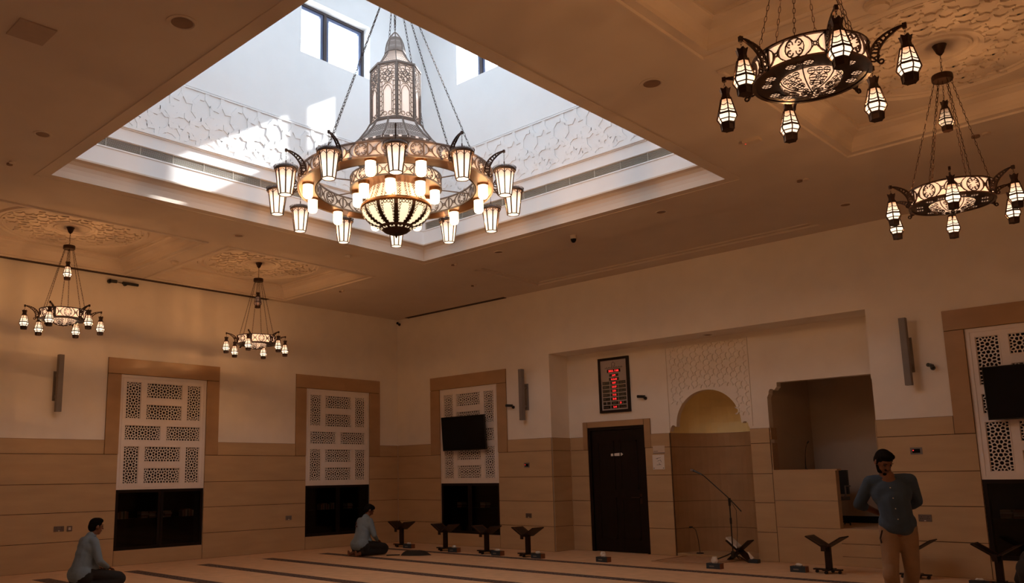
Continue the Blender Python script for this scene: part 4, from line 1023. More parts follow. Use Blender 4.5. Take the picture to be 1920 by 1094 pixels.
# small cameras on brackets
def cctv(label, loc, d, body=.12):
    t = thing('security_camera', label, 'camera', loc, 0)
    n_ = Vector(d['n']); out = Vector(loc) * 0 + n_ * .07; aim = Vector(d['a']).normalized()
    MB().seg((0, 0, 0), n_ * .03, .035, .028, n=14).build('mounting_base', 'black', t)
    MB().seg(n_ * .03, out + Vector((0, 0, .02)), .010, n=8).seg(out + Vector((0, 0, .02)), out + Vector((0, 0, .02)) + aim * .03, .012, n=8).build('bracket', 'black', t)
    c0 = out + Vector((0, 0, .03)); b = MB(); b.seg(c0 - aim * .03, c0 + aim * body, .027, .029, n=14); b.build('camera_body', 'black', t)
    MB().seg(c0 + aim * body, c0 + aim * (body + .006), .020, n=12).build('lens', 'blackgloss', t)
cctv('small black security camera beside the column speaker near the corner', (3.66, 0, 2.93), dict(n=(0, -1, 0), a=(-.9, -.55, .05)))
cctv('small black security camera right of the prayer time board', (6.48, AD, 2.94), dict(n=(0, -1, 0), a=(-.9, -.45, .05)))
cctv('small black security camera between pulpit speaker and right window', (11.65, 0, 2.96), dict(n=(0, -1, 0), a=(-.2, -1, .05)), .09)
# camera and rod on the left wall just below the ceiling
t = thing('spot_light', 'black twin spot fitting high on the left wall below the ceiling slot', 'spotlight', (0, -7.1, 5.19))
MB().seg((0, -.12, 0), (.05, -.12, 0), .04, n=12).seg((.05, -.12, 0), (.07, .0, 0), .03, n=10).build('left_head', 'black', t)
MB().seg((.04, -.02, 0), (.04, .12, -.005), .006, n=6).build('cable', 'black', t)
MB().seg((0, .18, -.02), (.05, .18, -.02), .03, n=12).seg((.05, .12, 0), (.06, .42, -.005), .026, n=10).build('right_head', 'black', t)
cctv('tiny black camera tucked in the room corner below the ceiling', (0.10, -.01, 5.20), dict(n=(0, -1, 0), a=(.5, -.6, -.3)), .03)
# sockets, switches, thermostats
def plate(name, label, cat, loc, rz, w, h, m='steel', extra=None, gr=None):
    t = thing(name, label, cat, loc, rz, gr)
    MB().box(-w / 2, w / 2, -.008, .001, -h / 2, h / 2).build('face_plate', m, t)
    if extra == 'socket':
        b = MB()
        for cx in ((-w / 4, w / 4) if w > .12 else (0,)):
            for q in ((0, .018), (-.012, -.008), (.012, -.008)): b.box(cx + q[0] - .004, cx + q[0] + .004, -.010, -.007, q[1] - .006, q[1] + .006)
        b.build('socket_pins', 'black', t); MB().box(-.012, .012, -.012, -.007, -h / 2 + .008, -h / 2 + .018).build('rocker', 'paper', t)
    if extra == 'data': MB().box(-.02, .02, -.012, -.007, -.02, -.004).box(-.02, .02, -.012, -.007, .004, .02).build('jacks', 'paper', t)
    if extra == 'thermo':
        MB().box(-w * .32, w * .32, -.012, -.007, -h * .28, h * .28).build('display', 'blackgloss', t); MB().box(-w * .28, -w * .2, -.014, -.011, h * .02, h * .14).build('indicator', 'red_led', t)
    return t
OUT = .0205
plate('power_socket', 'grey double socket low on left wall beneath the column speaker', 'socket', (OUT, -7.88, .71), R90, .17, .09, extra='socket')
plate('data_socket', 'small square data outlet beside the double socket on left wall', 'socket', (OUT, -7.70, .705), R90, .09, .09, 'steel', 'data')
plate('power_socket', 'dark double socket low on left wall between the two cupboards', 'socket', (OUT, -3.14, .69), R90, .15, .09, 'grey', 'socket')
plate('power_socket', 'grey double socket low on front wall behind the fourth book stand', 'socket', (4.00, -OUT, .69), 0, .15, .09, 'steel', 'socket')
plate('power_socket', 'grey double socket low on front wall right of the standing man', 'socket', (11.34, -OUT, .81), 0, .17, .10, 'steel', 'socket')
plate('thermostat', 'thermostat on front wall left of the alcove, no light showing', 'thermostat', (3.99, -OUT, 1.71), 0, .14, .10, 'grey', 'thermo')
plate('thermostat', 'thermostat with red light on front wall beside the standing man', 'thermostat', (11.32, -OUT, 1.77), 0, .16, .10, 'grey', 'thermo')
# notices beside the door
def xa(x): return x
t = thing('notice', 'white paper notice on marble between door and prayer niche', 'notice', (6.70, AD - .0205, 1.73))
MB().box(-.125, .125, -.004, 0, -.155, .12).build('sheet', 'paper', t)
b = MB()
for q in ([(-.05, .05), (.05, .065)], [(-.03, .04), (-.01, .055)], [(-.02, 0), (.045, .02)], [(.045, .02), (.06, -.02)], [(-.04, -.07), (.05, -.062)], [(.01, -.03), (.03, -.07)]): b.ribbon(q, .006, .001, lambda u, v, d: (u, -.005 - d, v))
b.build('printed_lines', 'black', t); MB().seg((-.1, -.004, -.13), (-.1, -.012, -.13), .008, n=8).seg((.1, -.004, -.13), (.1, -.012, -.13), .008, n=8).build('screw', 'black', t)
t = thing('notice', 'beige notice card just above the white paper notice by the door', 'notice', (6.72, AD - .0205, 1.945))
MB().box(-.125, .125, -.004, 0, -.07, .075).build('sheet', M['cream_fix'], t)
MB().box(-.115, -.02, -.006, -.003, -.035, -.025).box(-.125, .125, -.006, -.003, -.07, -.055).build('printed_lines', 'grey', t)

# prayer time board
bt_ = thing('prayer_time_board', 'black framed prayer time board with red digits above the door', 'clock', (5.80, AD - .05, 2.71))
BW, BH = .71, 1.10
b = MB(); f_ = .05
b.box(-BW / 2, BW / 2, 0, .05, 0, f_).box(-BW / 2, BW / 2, 0, .05, BH - f_, BH).box(-BW / 2, -BW / 2 + f_, 0, .05, f_, BH - f_).box(BW / 2 - f_, BW / 2, 0, .05, f_, BH - f_); b.build('board_frame', 'wood', bt_)
MB().box(-BW / 2 + f_, BW / 2 - f_, .02, .05, f_, BH - f_).build('board_face', mat('board_face', (0.42, 0.36, 0.34), 0.5, noise=0.02), bt_)
b = MB(); led = MB()
cells = [(-.15, .16, .80, .865), (-.10, .11, .72, .77), (-.11, .12, .635, .695)]
rows = [.56, .48, .40, .32, .24, .16, .08]
for i, z in enumerate(rows):
    if i == 5: cells += [(-.27, -.20, z, z + .058), (-.18, -.10, z, z + .058), (-.075, .085, z, z + .058), (.10, .19, z, z + .058), (.20, .27, z, z + .058)]
    else: cells += [(-.27, -.105, z, z + .062), (-.085, .085, z, z + .062), (.10, .27, z, z + .062)]
for (a, c, z0, z1) in cells: b.box(a, c, .014, .022, z0, z1)
b.build('display_window', 'blackgloss', bt_)
def text_part(s, x, z, size, m, par, align='CENTER', y=.012, sx=1.0):
    cu = bpy.data.curves.new('text', 'FONT'); cu.body = s; cu.size = size; cu.align_x = align; cu.extrude = 0.0008
    o = bpy.data.objects.new('tmp', cu); C.objects.link(o)
    me = bpy.data.meshes.new_from_object(o.evaluated_get(bpy.context.evaluated_depsgraph_get())); bpy.data.objects.remove(o)
    me.materials.clear(); me.materials.append(M[m]); p = bpy.data.objects.new('lettering', me); C.objects.link(p); p.parent = par
    p.location = (x, y, z); p.rotation_euler = (R90, 0, 0); p.scale = (sx, 1, 1); return p
def led(s, x, z, h): 
    p = text_part(s, x, z, h * 1.28, 'red_led', bt_); p.name = 'led_digits'; return p
led('2022. 7.08', 0.005, .812, .042).scale = (1.05, 1, 1); led('JUM', 0.01, .728, .034); led('9.12.43', 0.01, .646, .036)
for z, s in zip(rows, ['4:07', '12:27', '3:51', '7:15', '8:45']): led(s, .005, z + .012, .040)
led('21', .145, rows[5] + .01, .038); led('5:41', .01, rows[6] + .012, .040)
for z, s in zip(rows, ['Fajr', 'Duhr', 'Asr', 'Magrib', 'Isha']): text_part(s, -.262, z + .02, .035, 'grey', bt_, 'LEFT')
for z, s in zip(rows[:5], ['الفجر', 'الظهر', 'العصر', 'المغرب', 'العشاء']): text_part(s, .262, z + .02, .036, 'grey', bt_, 'RIGHT')
text_part('Iqama', 0.0, rows[5] + .018, .034, 'grey', bt_); text_part('Shurooq', -.262, rows[6] + .02, .034, 'grey', bt_, 'LEFT'); text_part('الشروق', .262, rows[6] + .02, .034, 'grey', bt_, 'RIGHT')
b = MB(); fmt = lambda u, v, d: (u, .019 - d, v)
b.ribbon(circ(0, .965, .038, 16, -.9, pi + .9), .006, .002, fmt); b.ribbon([(-.03, .935), (-.045, .925), (.045, .925), (.03, .935)], .005, .002, fmt); b.ribbon([(0, 1.0), (0, 1.015)], .006, .002, fmt)
for k in range(22): x = -.2 + k * .019; b.ribbon([(x, .893), (x + .010, .893 + .010 * ((k * 7) % 3)), (x + .018, .893)], .006, .001, fmt)
b.ribbon([(-.2, .880), (.2, .880)], .003, .001, fmt)
b.build('heading_emblem', 'black', bt_)

# ceiling fixtures
def disc_fixture(name, label, cat, x, y, r, kind='downlight', z=H):
    t = thing(name, label, cat, (x, y, z))
    if kind == 'downlight':
        MB().lathe([(r * .68, .03), (r * .70, 0), (r * .80, -.008), (r, -.006), (r, 0)], 24).build('trim_ring', 'ceil', t); b = MB(); b.lathe([(.001, -.004), (r * .7, -.004)], 24); b.build('speaker_mesh', mat('mesh_brown', (.25, .16, .11), .7, noise=.1), t)
    elif kind == 'smoke':
        MB().lathe([(r, 0), (r, -.02), (r * .8, -.03)], 20).build('base', 'cream_fix', t); MB().lathe([(r * .8, -.03), (r * .75, -.05), (.001, -.058)], 20).build('cap', 'cream_fix', t)
    elif kind == 'dome':
        MB().lathe([(r, 0), (r, -.05), (r * .95, -.06)], 20).build('housing', 'cream_fix', t); MB().lathe([(r * .85, -.055), (r * .75, -.09), (r * .4, -.115), (.001, -.12)], 20).build('dark_dome', 'blackgloss', t, smooth=True)
    elif kind == 'emerg':
        MB().box(-r, r, -r * .45, r * .45, -.035, 0).build('housing', 'cream_fix', t); MB().box(-r * .8, -r * .7, -r * .1, 0, -.038, -.034).build('indicator', 'red_led', t)
    elif kind == 'pair':
        MB().lathe([(.001, -.02), (r, -.02), (r, 0)], 14, (-r * 1.2, 0, 0)).build('nozzle', mat('brown_fix', (.2, .12, .08), .6, noise=.1), t); MB().lathe([(.001, -.02), (r, -.02), (r, 0)], 14, (r * 1.2, 0, 0)).build('nozzle', 'cream_fix', t)
disc_fixture('ceiling_speaker', 'round recessed ceiling speaker near top left, closest to the skylight edge', 'speaker', 9.04, -10.56, .13)
disc_fixture('ceiling_speaker', 'round ceiling fitting left of the skylight tip with a bright rim', 'speaker', 5.85, -10.54, .10)
disc_fixture('ceiling_speaker', 'round recessed ceiling speaker right of the skylight beside the large right chandelier', 'speaker', 11.18, -6.65, .12)
disc_fixture('emergency_light', 'flat rectangular ceiling unit with red dot below the top right chandelier', 'light', 11.22, -4.54, .10, 'emerg')
disc_fixture('detector', 'pair of tiny nozzles in the ceiling right of the skylight corner', 'detector', 11.07, -2.72, .035, 'pair')
disc_fixture('ceiling_speaker', 'flat round fitting in the ceiling left of the lower right chandelier', 'speaker', 11.06, -1.18, .09)
disc_fixture('ceiling_speaker', 'flat round fitting in the ceiling between dome camera and right skylight corner', 'speaker', 9.05, -2.88, .09)
disc_fixture('dome_camera', 'cream dome security camera hanging below the skylight edge', 'camera', 7.42, -2.84, .055, 'dome')
disc_fixture('ceiling_speaker', 'flat round fitting in the ceiling below the skylight corner', 'speaker', 5.94, -2.98, .09)
disc_fixture('detector', 'tiny nozzles in the ceiling directly under the skylight corner', 'detector', 4.83, -2.94, .03, 'pair')
disc_fixture('detector', 'tiny nozzles in the ceiling above the corner slot vent', 'detector', 3.91, -1.43, .03, 'pair')
disc_fixture('smoke_detector', 'small cream detector on the ceiling left of the skylight corner', 'detector', 4.04, -4.78, .055, 'smoke')
disc_fixture('ceiling_speaker', 'round ceiling fitting between the two left trays and the skylight', 'speaker', 3.84, -6.82, .09)
disc_fixture('smoke_detector', 'round detector on the ceiling between the two left trays', 'detector', 1.68, -6.78, .07, 'smoke')
disc_fixture('detector', 'pair of tiny nozzles on the ceiling right of the corner tray', 'detector', 1.73, -3.10, .03, 'pair')
disc_fixture('smoke_detector', 'large round detector at top edge beside the top right chandelier', 'detector', 13.25, -6.55, .11, 'smoke')
disc_fixture('detector', 'pair of dark nozzles on the ceiling above the lower right chandelier', 'detector', 13.12, -2.71, .045, 'pair')
disc_fixture('detector', 'tiny nozzles in the ceiling near the left picture edge', 'detector', 4.72, -10.5, .035, 'pair')
disc_fixture('alcove_speaker', 'small round fitting in the alcove soffit above the prayer niche', 'speaker', 8.0, .33, .08, z=AH)
t = thing('ceiling_hatch', 'square brown ceiling access panel in the top left corner', 'hatch', (8.03, -11.42, H)); MB().box(-.17, .17, -.15, .15, -.012, 0).build('hatch_panel', mat('hatch_brown', (.46, .36, .29), .7, noise=.05), t)
# linear slot vents along the walls
def slot_vent(label, x0, x1, y0, y1):
    t = thing('slot_vent', label, 'vent', ((x0 + x1) / 2, (y0 + y1) / 2, H)); a = (x1 - x0) / 2; c = (y1 - y0) / 2
    MB().box(-a, a, -c, c, -.006, .0).build('slot', 'slot', t)
    b = MB(); e = .006
    if a > c: b.box(-a, a, -c - e, -c, -.012, 0).box(-a, a, c, c + e, -.012, 0).box(-a, a, -.006, .006, -.011, -.004)
    else: b.box(-a - e, -a, -c, c, -.012, 0).box(a, a + e, -c, c, -.012, 0).box(-.006, .006, -c, c, -.011, -.004)
    b.build('slot_frame', 'slot', t)
slot_vent('long dark slot vent in the ceiling along the left wall', .01, .10, -14.5, -3.78)
slot_vent('short dark slot vent in the ceiling along the front wall near the corner', .40, 3.55, -.10, -.01)

# ================================================================== FLOOR OBJECTS
def book_stand(label, loc, book=True, g=True):
    t = thing('book_stand', label, 'book stand', loc, 0, None)
    b = MB(); b.box(-.22, .18, -.05, .05, .045, .065).box(-.045, .045, -.16, .16, .045, .065); b.build('base', 'wood2', t)
    for q in ((-.18, 0), (.15, 0), (0, -.13), (0, .13)): MB().seg((q[0], q[1] - .02, .022), (q[0], q[1] + .02, .022), .022, n=12).build('caster', 'black', t)
    MB().box(-.042, .042, -.03, .03, .065, .40).build('pole', 'wood2', t)
    for s in (-1, 1):
        b = MB(); n0 = Vector((-.52 * s, 0, .85)) * .016; p0 = Vector((0, 0, .37)); p1 = Vector((s * .26, 0, .53))
        P_ = []
        for y in (-.17, .17): P_ += [p0 + Vector((0, y, 0)), p1 + Vector((0, y, 0))]
        b.hexa([P_[0], P_[1], P_[3], P_[2], P_[0] + n0, P_[1] + n0, P_[3] + n0, P_[2] + n0]); b.build('book_rest', 'wood2', t)
        b = MB(); q = [p0.lerp(p1, .18) + n0, p0.lerp(p1, .92) + n0]
        for y in (-.13, .13): b.path([q[0] + Vector((0, y, .001)), q[1] + Vector((0, y, .001))], .003, n=4)
        b.path([q[1] + Vector((0, -.13, .001)), q[1] + Vector((0, .13, .001))], .003, n=4); b.build('inlay_line', 'gold', t)
    MB().box(-.03, .03, -.185, -.165, .33, .42).build('lip', 'wood2', t)
    return t
def tissue_box(label, loc, rz=0, puff=1.0, seed=1):
    t = thing('tissue_box', label, 'tissue box', loc, rz)
    MB().box(-.13, .10, -.06, .06, 0, .085).build('box_body', 'navy', t); MB().box(.10, .104, -.06, .06, 0, .085).build('end_panel', 'orange', t)
    MB().box(-.08, .0, -.0615, -.060, .03, .05).build('printed_mark', 'grey', t)
    rnd = random.Random(seed); b = MB(); n_ = 10; hh_ = .075 * puff
    rings = []
    for j in range(5):
        f = j / 4; rr_ = .035 + .02 * sin(f * 3) + .012 * f
        rings.append([(-.015 + (rr_ + .010 * rnd.random()) * cos(2 * pi * i / n_) * (1 - .35 * f), (rr_ * .45 + .012 * rnd.random()) * sin(2 * pi * i / n_), .085 + hh_ * f + (.012 * rnd.random() if j == 4 else 0)) for i in range(n_)])
    for A, B in zip(rings[:-1], rings[1:]):
        for i in range(n_): b.quad(A[i], A[(i + 1) % n_], B[(i + 1) % n_], B[i])
    b.poly(rings[-1]); b.build('tissue', 'paper', t)
    return t
ST = [(1.19, -.98, 'walnut book stand nearest the kneeling man in the corner'), (2.66, -1.10, 'walnut book stand second from the kneeling man, before the corner cupboard'),
      (3.82, -1.12, 'walnut book stand third from the corner, in front of the dark cupboard edge'), (4.86, -1.12, 'walnut book stand just left of the alcove'),
      (10.12, -.52, 'walnut book stand in front of the pulpit steps'), (11.28, -.45, 'walnut book stand half hidden behind the standing man'), (12.35, -.75, 'walnut book stand beside the dark cupboard at the right edge')]
for x, y, l in ST: book_stand(l, (x, y, 0))
tissue_box('tissue box beside the book stand nearest the corner', (1.57, -1.10, 0), .1, .35, 1)
tissue_box('tissue box beside the second book stand from the corner', (3.04, -1.22, 0), .1, .5, 2)
tissue_box('tissue box beside the third book stand from the corner', (4.22, -1.24, 0), 0, .4, 3)
tissue_box('tissue box beside the book stand left of the alcove', (5.20, -1.24, 0), 0, .5, 4)
tissue_box('tissue box alone on the carpet in front of the door', (6.52, -1.08, 0), 0, 1.1, 5)
tissue_box('tissue box with tall tissue in front of the prayer niche', (8.52, -.93, 0), 0, 1.25, 6)
tissue_box('navy tissue box left of the book stand by the pulpit steps', (9.72, -.60, 0), 0, .45, 7)
tissue_box('navy tissue box by the right edge beside the bowing person', (12.18, -.95, 0), 0, .3, 8)
# prayer rug in front of the niche
rg = MB(); rg.box(7.13, 8.24, -.55, AD - .02, .004, .016); rug = rg.build('prayer_rug', 'rug'); tag(rug, 'beige prayer rug lying before the prayer niche', 'rug')
b = MB(); b.box(7.17, 8.20, -.52, -.48, .016, .019).box(7.17, 7.21, -.48, AD - .05, .016, .019).box(8.16, 8.20, -.48, AD - .05, .016, .019); b.build('rug_border', 'marble_dark', rug)
# microphone stand (boom) on the rug
MX_, MY_ = 8.30, .12
ms = thing('microphone_stand', 'black boom microphone stand in front of the prayer niche', 'microphone stand', (MX_, MY_, .018))
b = MB(); b.seg((0, 0, .10), (0, 0, 1.02), .011, n=8); b.build('upright', 'black', ms)
MB().seg((0, 0, .92), (0, 0, 1.05), .020, .024, n=10).seg((0, 0, .62), (0, 0, .72), .019, .019, n=10).build('clamp', 'black', ms)
for k in range(3):
    a_ = radians(100 + 120 * k); MB().path([(0, 0, .15), (.10 * cos(a_), .10 * sin(a_), .10), (.34 * cos(a_), .34 * sin(a_), .012)], .011, n=6).build('leg', 'black', ms)
MB().seg((0, 0, .06), (0, 0, .17), .04, .028, n=12).build('leg_hub', 'black', ms)
MB().path([(.20, 0, .83), (0, 0, 1.04), (-.42, -.02, 1.42), (-.50, -.03, 1.47)], .009, n=6).build('boom', 'black', ms)
MB().path([(-.46, -.03, 1.45), (-.56, -.03, 1.50), (-.63, -.03, 1.525)], [.014, .016, .018], n=8).build('microphone', 'black', ms)
MB().seg((-.62, -.03, 1.52), (-.665, -.03, 1.535), .026, .024, n=12).build('microphone_head', 'grey', ms)
MB().path([(.02, 0, 1.0), (.10, .02, .85), (.09, .03, .5), (.05, .05, .2), (.10, .08, .03)], .004, n=4).build('cable', 'black', ms)
# folding rehal with open book beside the stand
rh = thing('folding_book_rest', 'low folding wooden book rest with papers behind the microphone stand', 'book rest', (8.30, .40, .018))
for s in (-1, 1):
    b = MB(); p0 = Vector((-s * .19, 0, 0)); p1 = Vector((s * .20, 0, .33)); d = Vector((p1 - p0)); nn = Vector((-d.z, 0, d.x)).normalized() * .014
    P_ = [p0 + Vector((0, y, 0)) for y in (-.12, .12)] + [p1 + Vector((0, y, 0)) for y in (.12, -.12)]
    b.hexa(P_ + [p + nn for p in P_]); b.build('folding_board', 'wood2', rh)
pp_ = MB(); pp_.hexa([(-.21, -.10, .30), (-.02, -.10, .14), (-.02, .10, .14), (-.21, .10, .30), (-.20, -.10, .325), (-.01, -.10, .165), (-.01, .10, .165), (-.20, .10, .325)]); o = pp_.build('booklet', 'paper'); o.location = (8.30, .40, .075); tag(o, 'white booklet resting on the low folding book rest', 'book')
pb = thing('tissue_pack', 'small dark tissue pack with white tissue right of the microphone stand', 'tissue box', (8.62, .22, .004)); MB().box(-.08, .08, -.05, .05, 0, .06).build('pack', 'navy', pb); MB().seg((-.03, 0, .06), (-.10, 0, .17), .035, .01, n=8).build('tissue', 'paper', pb)
# thin gooseneck stand inside the niche
gs = thing('floor_microphone', 'thin dark floor microphone on a bent stem inside the niche', 'microphone', (7.35, .75, .052))
MB().lathe([(.001, .02), (.06, .018), (.07, 0)], 16).build('foot', 'black', gs); MB().path([(0, 0, .02), (-.02, 0, .25), (-.06, 0, .42), (-.13, 0, .47)], .006, n=6).build('stem', 'black', gs); MB().seg((-.12, 0, .468), (-.18, 0, .462), .014, .016, n=8).build('microphone_head', 'black', gs)
# gooseneck on the parapet
gm = thing('gooseneck_microphone', 'thin gooseneck microphone standing on the pulpit parapet', 'microphone', (9.42, AD + .06, 1.53))
MB().lathe([(.001, .012), (.03, .01), (.035, 0)], 14).build('foot', 'black', gm); MB().path([(0, 0, .01), (0, 0, .12), (.01, 0, .25), (.03, 0, .37), (.06, 0, .44)], [.011, .009, .005, .005, .005], n=6).build('stem', 'black', gm); MB().seg((.055, 0, .43), (.085, -.01, .465), .012, .014, n=8).build('microphone_head', 'black', gm)
# black chair on the pulpit
ch_ = thing('office_chair', 'black chair on the pulpit mostly hidden behind the parapet side', 'chair', (9.47, 1.55, MZ0))
MB().box(-.22, .22, -.22, .22, .42, .48).build('seat', 'black', ch_); 
b = MB(); b.box(-.22, .22, .18, .23, .52, .93); b.build('backrest', 'black', ch_)
MB().seg((0, 0, .05), (0, 0, .42), .03, n=10).build('gas_post', 'black', ch_)
for k in range(5): a_ = radians(72 * k); MB().path([(0, 0, .07), (.26 * cos(a_), .26 * sin(a_), .05)], .018, n=6).seg((.26 * cos(a_), .26 * sin(a_), .025), (.26 * cos(a_) + .01, .26 * sin(a_), .025), .025, n=8).build('leg', 'black', ch_)
MB().path([(.22, -.1, .46), (.27, -.1, .50), (.27, -.1, .66), (.27, .12, .66), (.23, .18, .66)], .014, n=6).build('armrest', 'grey', ch_)
# loose cloth bag on the carpet by the man in the corner
bg_ = MB(); n_ = 16; prof_ = []
for j in range(6):
    f = j / 5; ring = []
    for i in range(n_):
        t_ = 2 * pi * i / n_; rx = .30 * (1 - .55 * f) * (1 + .25 * cos(t_) * (t_ < 9)); ry = .14 * (1 - .5 * f); ring.append((rx * cos(t_) + .02 * sin(3 * t_), ry * sin(t_), .075 * sin(f * pi / 2) * (1 + .25 * sin(2 * t_))))
    prof_.append(ring)
for A, B in zip(prof_[:-1], prof_[1:]):
    for i in range(n_): bg_.quad(A[i], A[(i + 1) % n_], B[(i + 1) % n_], B[i])
bg_.poly(prof_[-1]); bg_.path([(-.25, -.02, .01), (-.42, -.08, .012), (-.50, -.10, .008)], .012, n=5)
o = bg_.build('cloth_bag', 'charcoal', smooth=True); o.location = (2.85, -2.20, .001); o.rotation_euler = (0, 0, radians(38)); tag(o, 'dark limp cloth bag lying on the carpet right of the corner kneeling man', 'bag')

# ================================================================== PEOPLE
def blob(name, parts, m, parent, voxel=.012, smooth=4):
    b = MB()
    for p in parts:
        if p[0] == 'c':
            _, a, c, ra, rc = p; a = Vector(a); c = Vector(c); d = c - a; L_ = max(d.length, 1e-5); d.normalize(); u = d.orthogonal().normalized(); v = d.cross(u); n_ = 14; K = []
            for i in range(5): t = -pi / 2 + (pi / 2) * i / 4; K.append((a + d * (ra * sin(t)), max(ra * cos(t), ra * .02)))
            for i in range(5): t = (pi / 2) * i / 4; K.append((c + d * (rc * sin(t)), max(rc * cos(t), rc * .02)))
            k0 = len(b.v)
            for (q, r) in K:
                for j in range(n_): t = 2 * pi * j / n_; b.v.append(tuple(q + u * (r * cos(t)) + v * (r * sin(t))))
            for i in range(len(K) - 1):
                for j in range(n_): j2 = (j + 1) % n_; b.f.append((k0 + i * n_ + j, k0 + i * n_ + j2, k0 + (i + 1) * n_ + j2, k0 + (i + 1) * n_ + j))
            b.f.append(tuple(k0 + n_ - 1 - j for j in range(n_))); b.f.append(tuple(k0 + (len(K) - 1) * n_ + j for j in range(n_)))
        else:
            _, c, r, rot = p; Mx = Matrix.Translation(c) @ Matrix.Rotation(rot[2], 4, 'Z') @ Matrix.Rotation(rot[0], 4, 'X') @ Matrix.Rotation(rot[1], 4, 'Y'); n_ = 16; m_ = 10; k0 = len(b.v)
            for i in range(m_ + 1):
                t = -pi / 2 + pi * i / m_; ct = max(cos(t), .01)
                for j in range(n_): f = 2 * pi * j / n_; b.v.append(tuple(Mx @ Vector((r[0] * ct * cos(f), r[1] * ct * sin(f), r[2] * sin(t)))))
            for i in range(m_):
                for j in range(n_): j2 = (j + 1) % n_; b.f.append((k0 + i * n_ + j, k0 + i * n_ + j2, k0 + (i + 1) * n_ + j2, k0 + (i + 1) * n_ + j))
            b.f.append(tuple(k0 + n_ - 1 - j for j in range(n_))); b.f.append(tuple(k0 + m_ * n_ + j for j in range(n_)))
    o = b.build(name, m)
    rm = o.modifiers.new('r', 'REMESH'); rm.mode = 'VOXEL'; rm.voxel_size = voxel; rm.use_smooth_shade = True
    sm = o.modifiers.new('s', 'SMOOTH'); sm.factor = .5; sm.iterations = smooth
    dg = bpy.context.evaluated_depsgraph_get(); me = bpy.data.meshes.new_from_object(o.evaluated_get(dg)); o.modifiers.clear(); o.data = me; me.name = name
    o.parent = parent; return o
def hand(parts, wrist, d, up, side, s=1.0, curl=.5):
    # palm + four fingers + thumb as capsules; d = pointing direction, up = back-of-hand normal
    w = Vector(wrist); d = Vector(d).normalized(); up = Vector(up); up = (up - d * up.dot(d)).normalized(); sd = d.cross(up) * side
    for q in (-.026, -.009, .009, .026): parts.append(('c', w + sd * q * .6, w + d * .085 * s + sd * q * s, .014 * s, .012 * s))
    for q, L_ in ((-.028, .062), (-.009, .074), (.010, .070), (.029, .055)):
        k = w + d * .088 * s + sd * q * s; k2 = k + (d * cos(curl * .5) - up * sin(curl * .5)) * L_ * .5 * s; k3 = k2 + (d * cos(curl * 1.6) - up * sin(curl * 1.6)) * L_ * .5 * s
        parts.append(('c', k, k2, .0095 * s, .0085 * s)); parts.append(('c', k2, k3, .0085 * s, .007 * s))
    t0 = w + d * .02 * s - sd * .022 * s; t1 = t0 - sd * .028 * s + d * .03 * s - up * .008; t2 = t1 + d * .028 * s - sd * .006 * s - up * .010
    parts.append(('c', t0, t1, .014 * s, .011 * s)); parts.append(('c', t1, t2, .011 * s, .009 * s))
def head(c, yaw, pitch, par, beard=False, hair_h=1.0):
    # returns skin capsules; adds hair, eyes, mouth as children. forward = +y at yaw 0
    Rm = Matrix.Rotation(yaw, 3, 'Z') @ Matrix.Rotation(pitch, 3, 'X'); c = Vector(c)
    W_ = lambda x, y, z: c + Rm @ Vector((x, y, z))
    rot = (pitch, 0, yaw)
    P_ = [('e', W_(0, -.005, .02), (.074, .093, .092), rot), ('e', W_(0, .02, -.045), (.056, .068, .068), rot), ('c', W_(0, .045, -.085), W_(0, .055, -.088), .024, .022),
          ('c', W_(0, .088, .01), W_(0, .108, -.022), .009, .014), ('c', W_(-.035, .075, .028), W_(.035, .075, .028), .012, .012), ('e', W_(-.076, -.005, -.005), (.010, .020, .032), rot), ('e', W_(.076, -.005, -.005), (.010, .020, .032), rot),
          ('c', W_(-.016, .085, -.052), W_(.016, .085, -.052), .009, .009)]
    hp = [('e', W_(0, -.014, .036), (.080, .094, .092), rot), ('e', W_(0, -.05, .0), (.072, .062, .078), rot), ('c', W_(-.042, .045, .085), W_(.042, .045, .085), .030, .030), ('e', W_(0, .02, .085), (.07, .075, .045), rot),
          ('c', W_(-.068, .012, .03), W_(-.070, .012, -.01), .014, .010), ('c', W_(.068, .012, .03), W_(.070, .012, -.01), .014, .010)]
    h_ = blob('hair', hp, 'hair', par, .007, 3)
    if beard: blob('beard', [('c', W_(-.045, .045, -.075), W_(.045, .045, -.075), .022, .022), ('c', W_(0, .07, -.095), W_(0, .055, -.11), .024, .020), ('c', W_(-.062, .01, -.03), W_(-.05, .035, -.07), .014, .018), ('c', W_(.062, .01, -.03), W_(.05, .035, -.07), .014, .018), ('c', W_(-.022, .088, -.037), W_(.022, .088, -.037), .008, .008)], 'hair', par, .006, 3)
    for s in (-1, 1):
        b = MB(); b.seg(W_(s * .030, .074, .012), W_(s * .030, .092, .012), .011, .006, n=10); b.build('eye', 'black', par); MB().path([W_(s * .016, .094, .030), W_(s * .032, .092, .034), W_(s * .048, .082, .030)], .0035, n=4).build('eyebrow', 'hair', par)
    MB().path([W_(-.020, .090, -.052), W_(0, .0965, -.050), W_(.020, .090, -.052)], .0035, n=4).build('mouth', M['lips'], par)
    return P_
M['lips'] = mat('lips', (0.10, 0.03, 0.022), 0.5, noise=0.05)

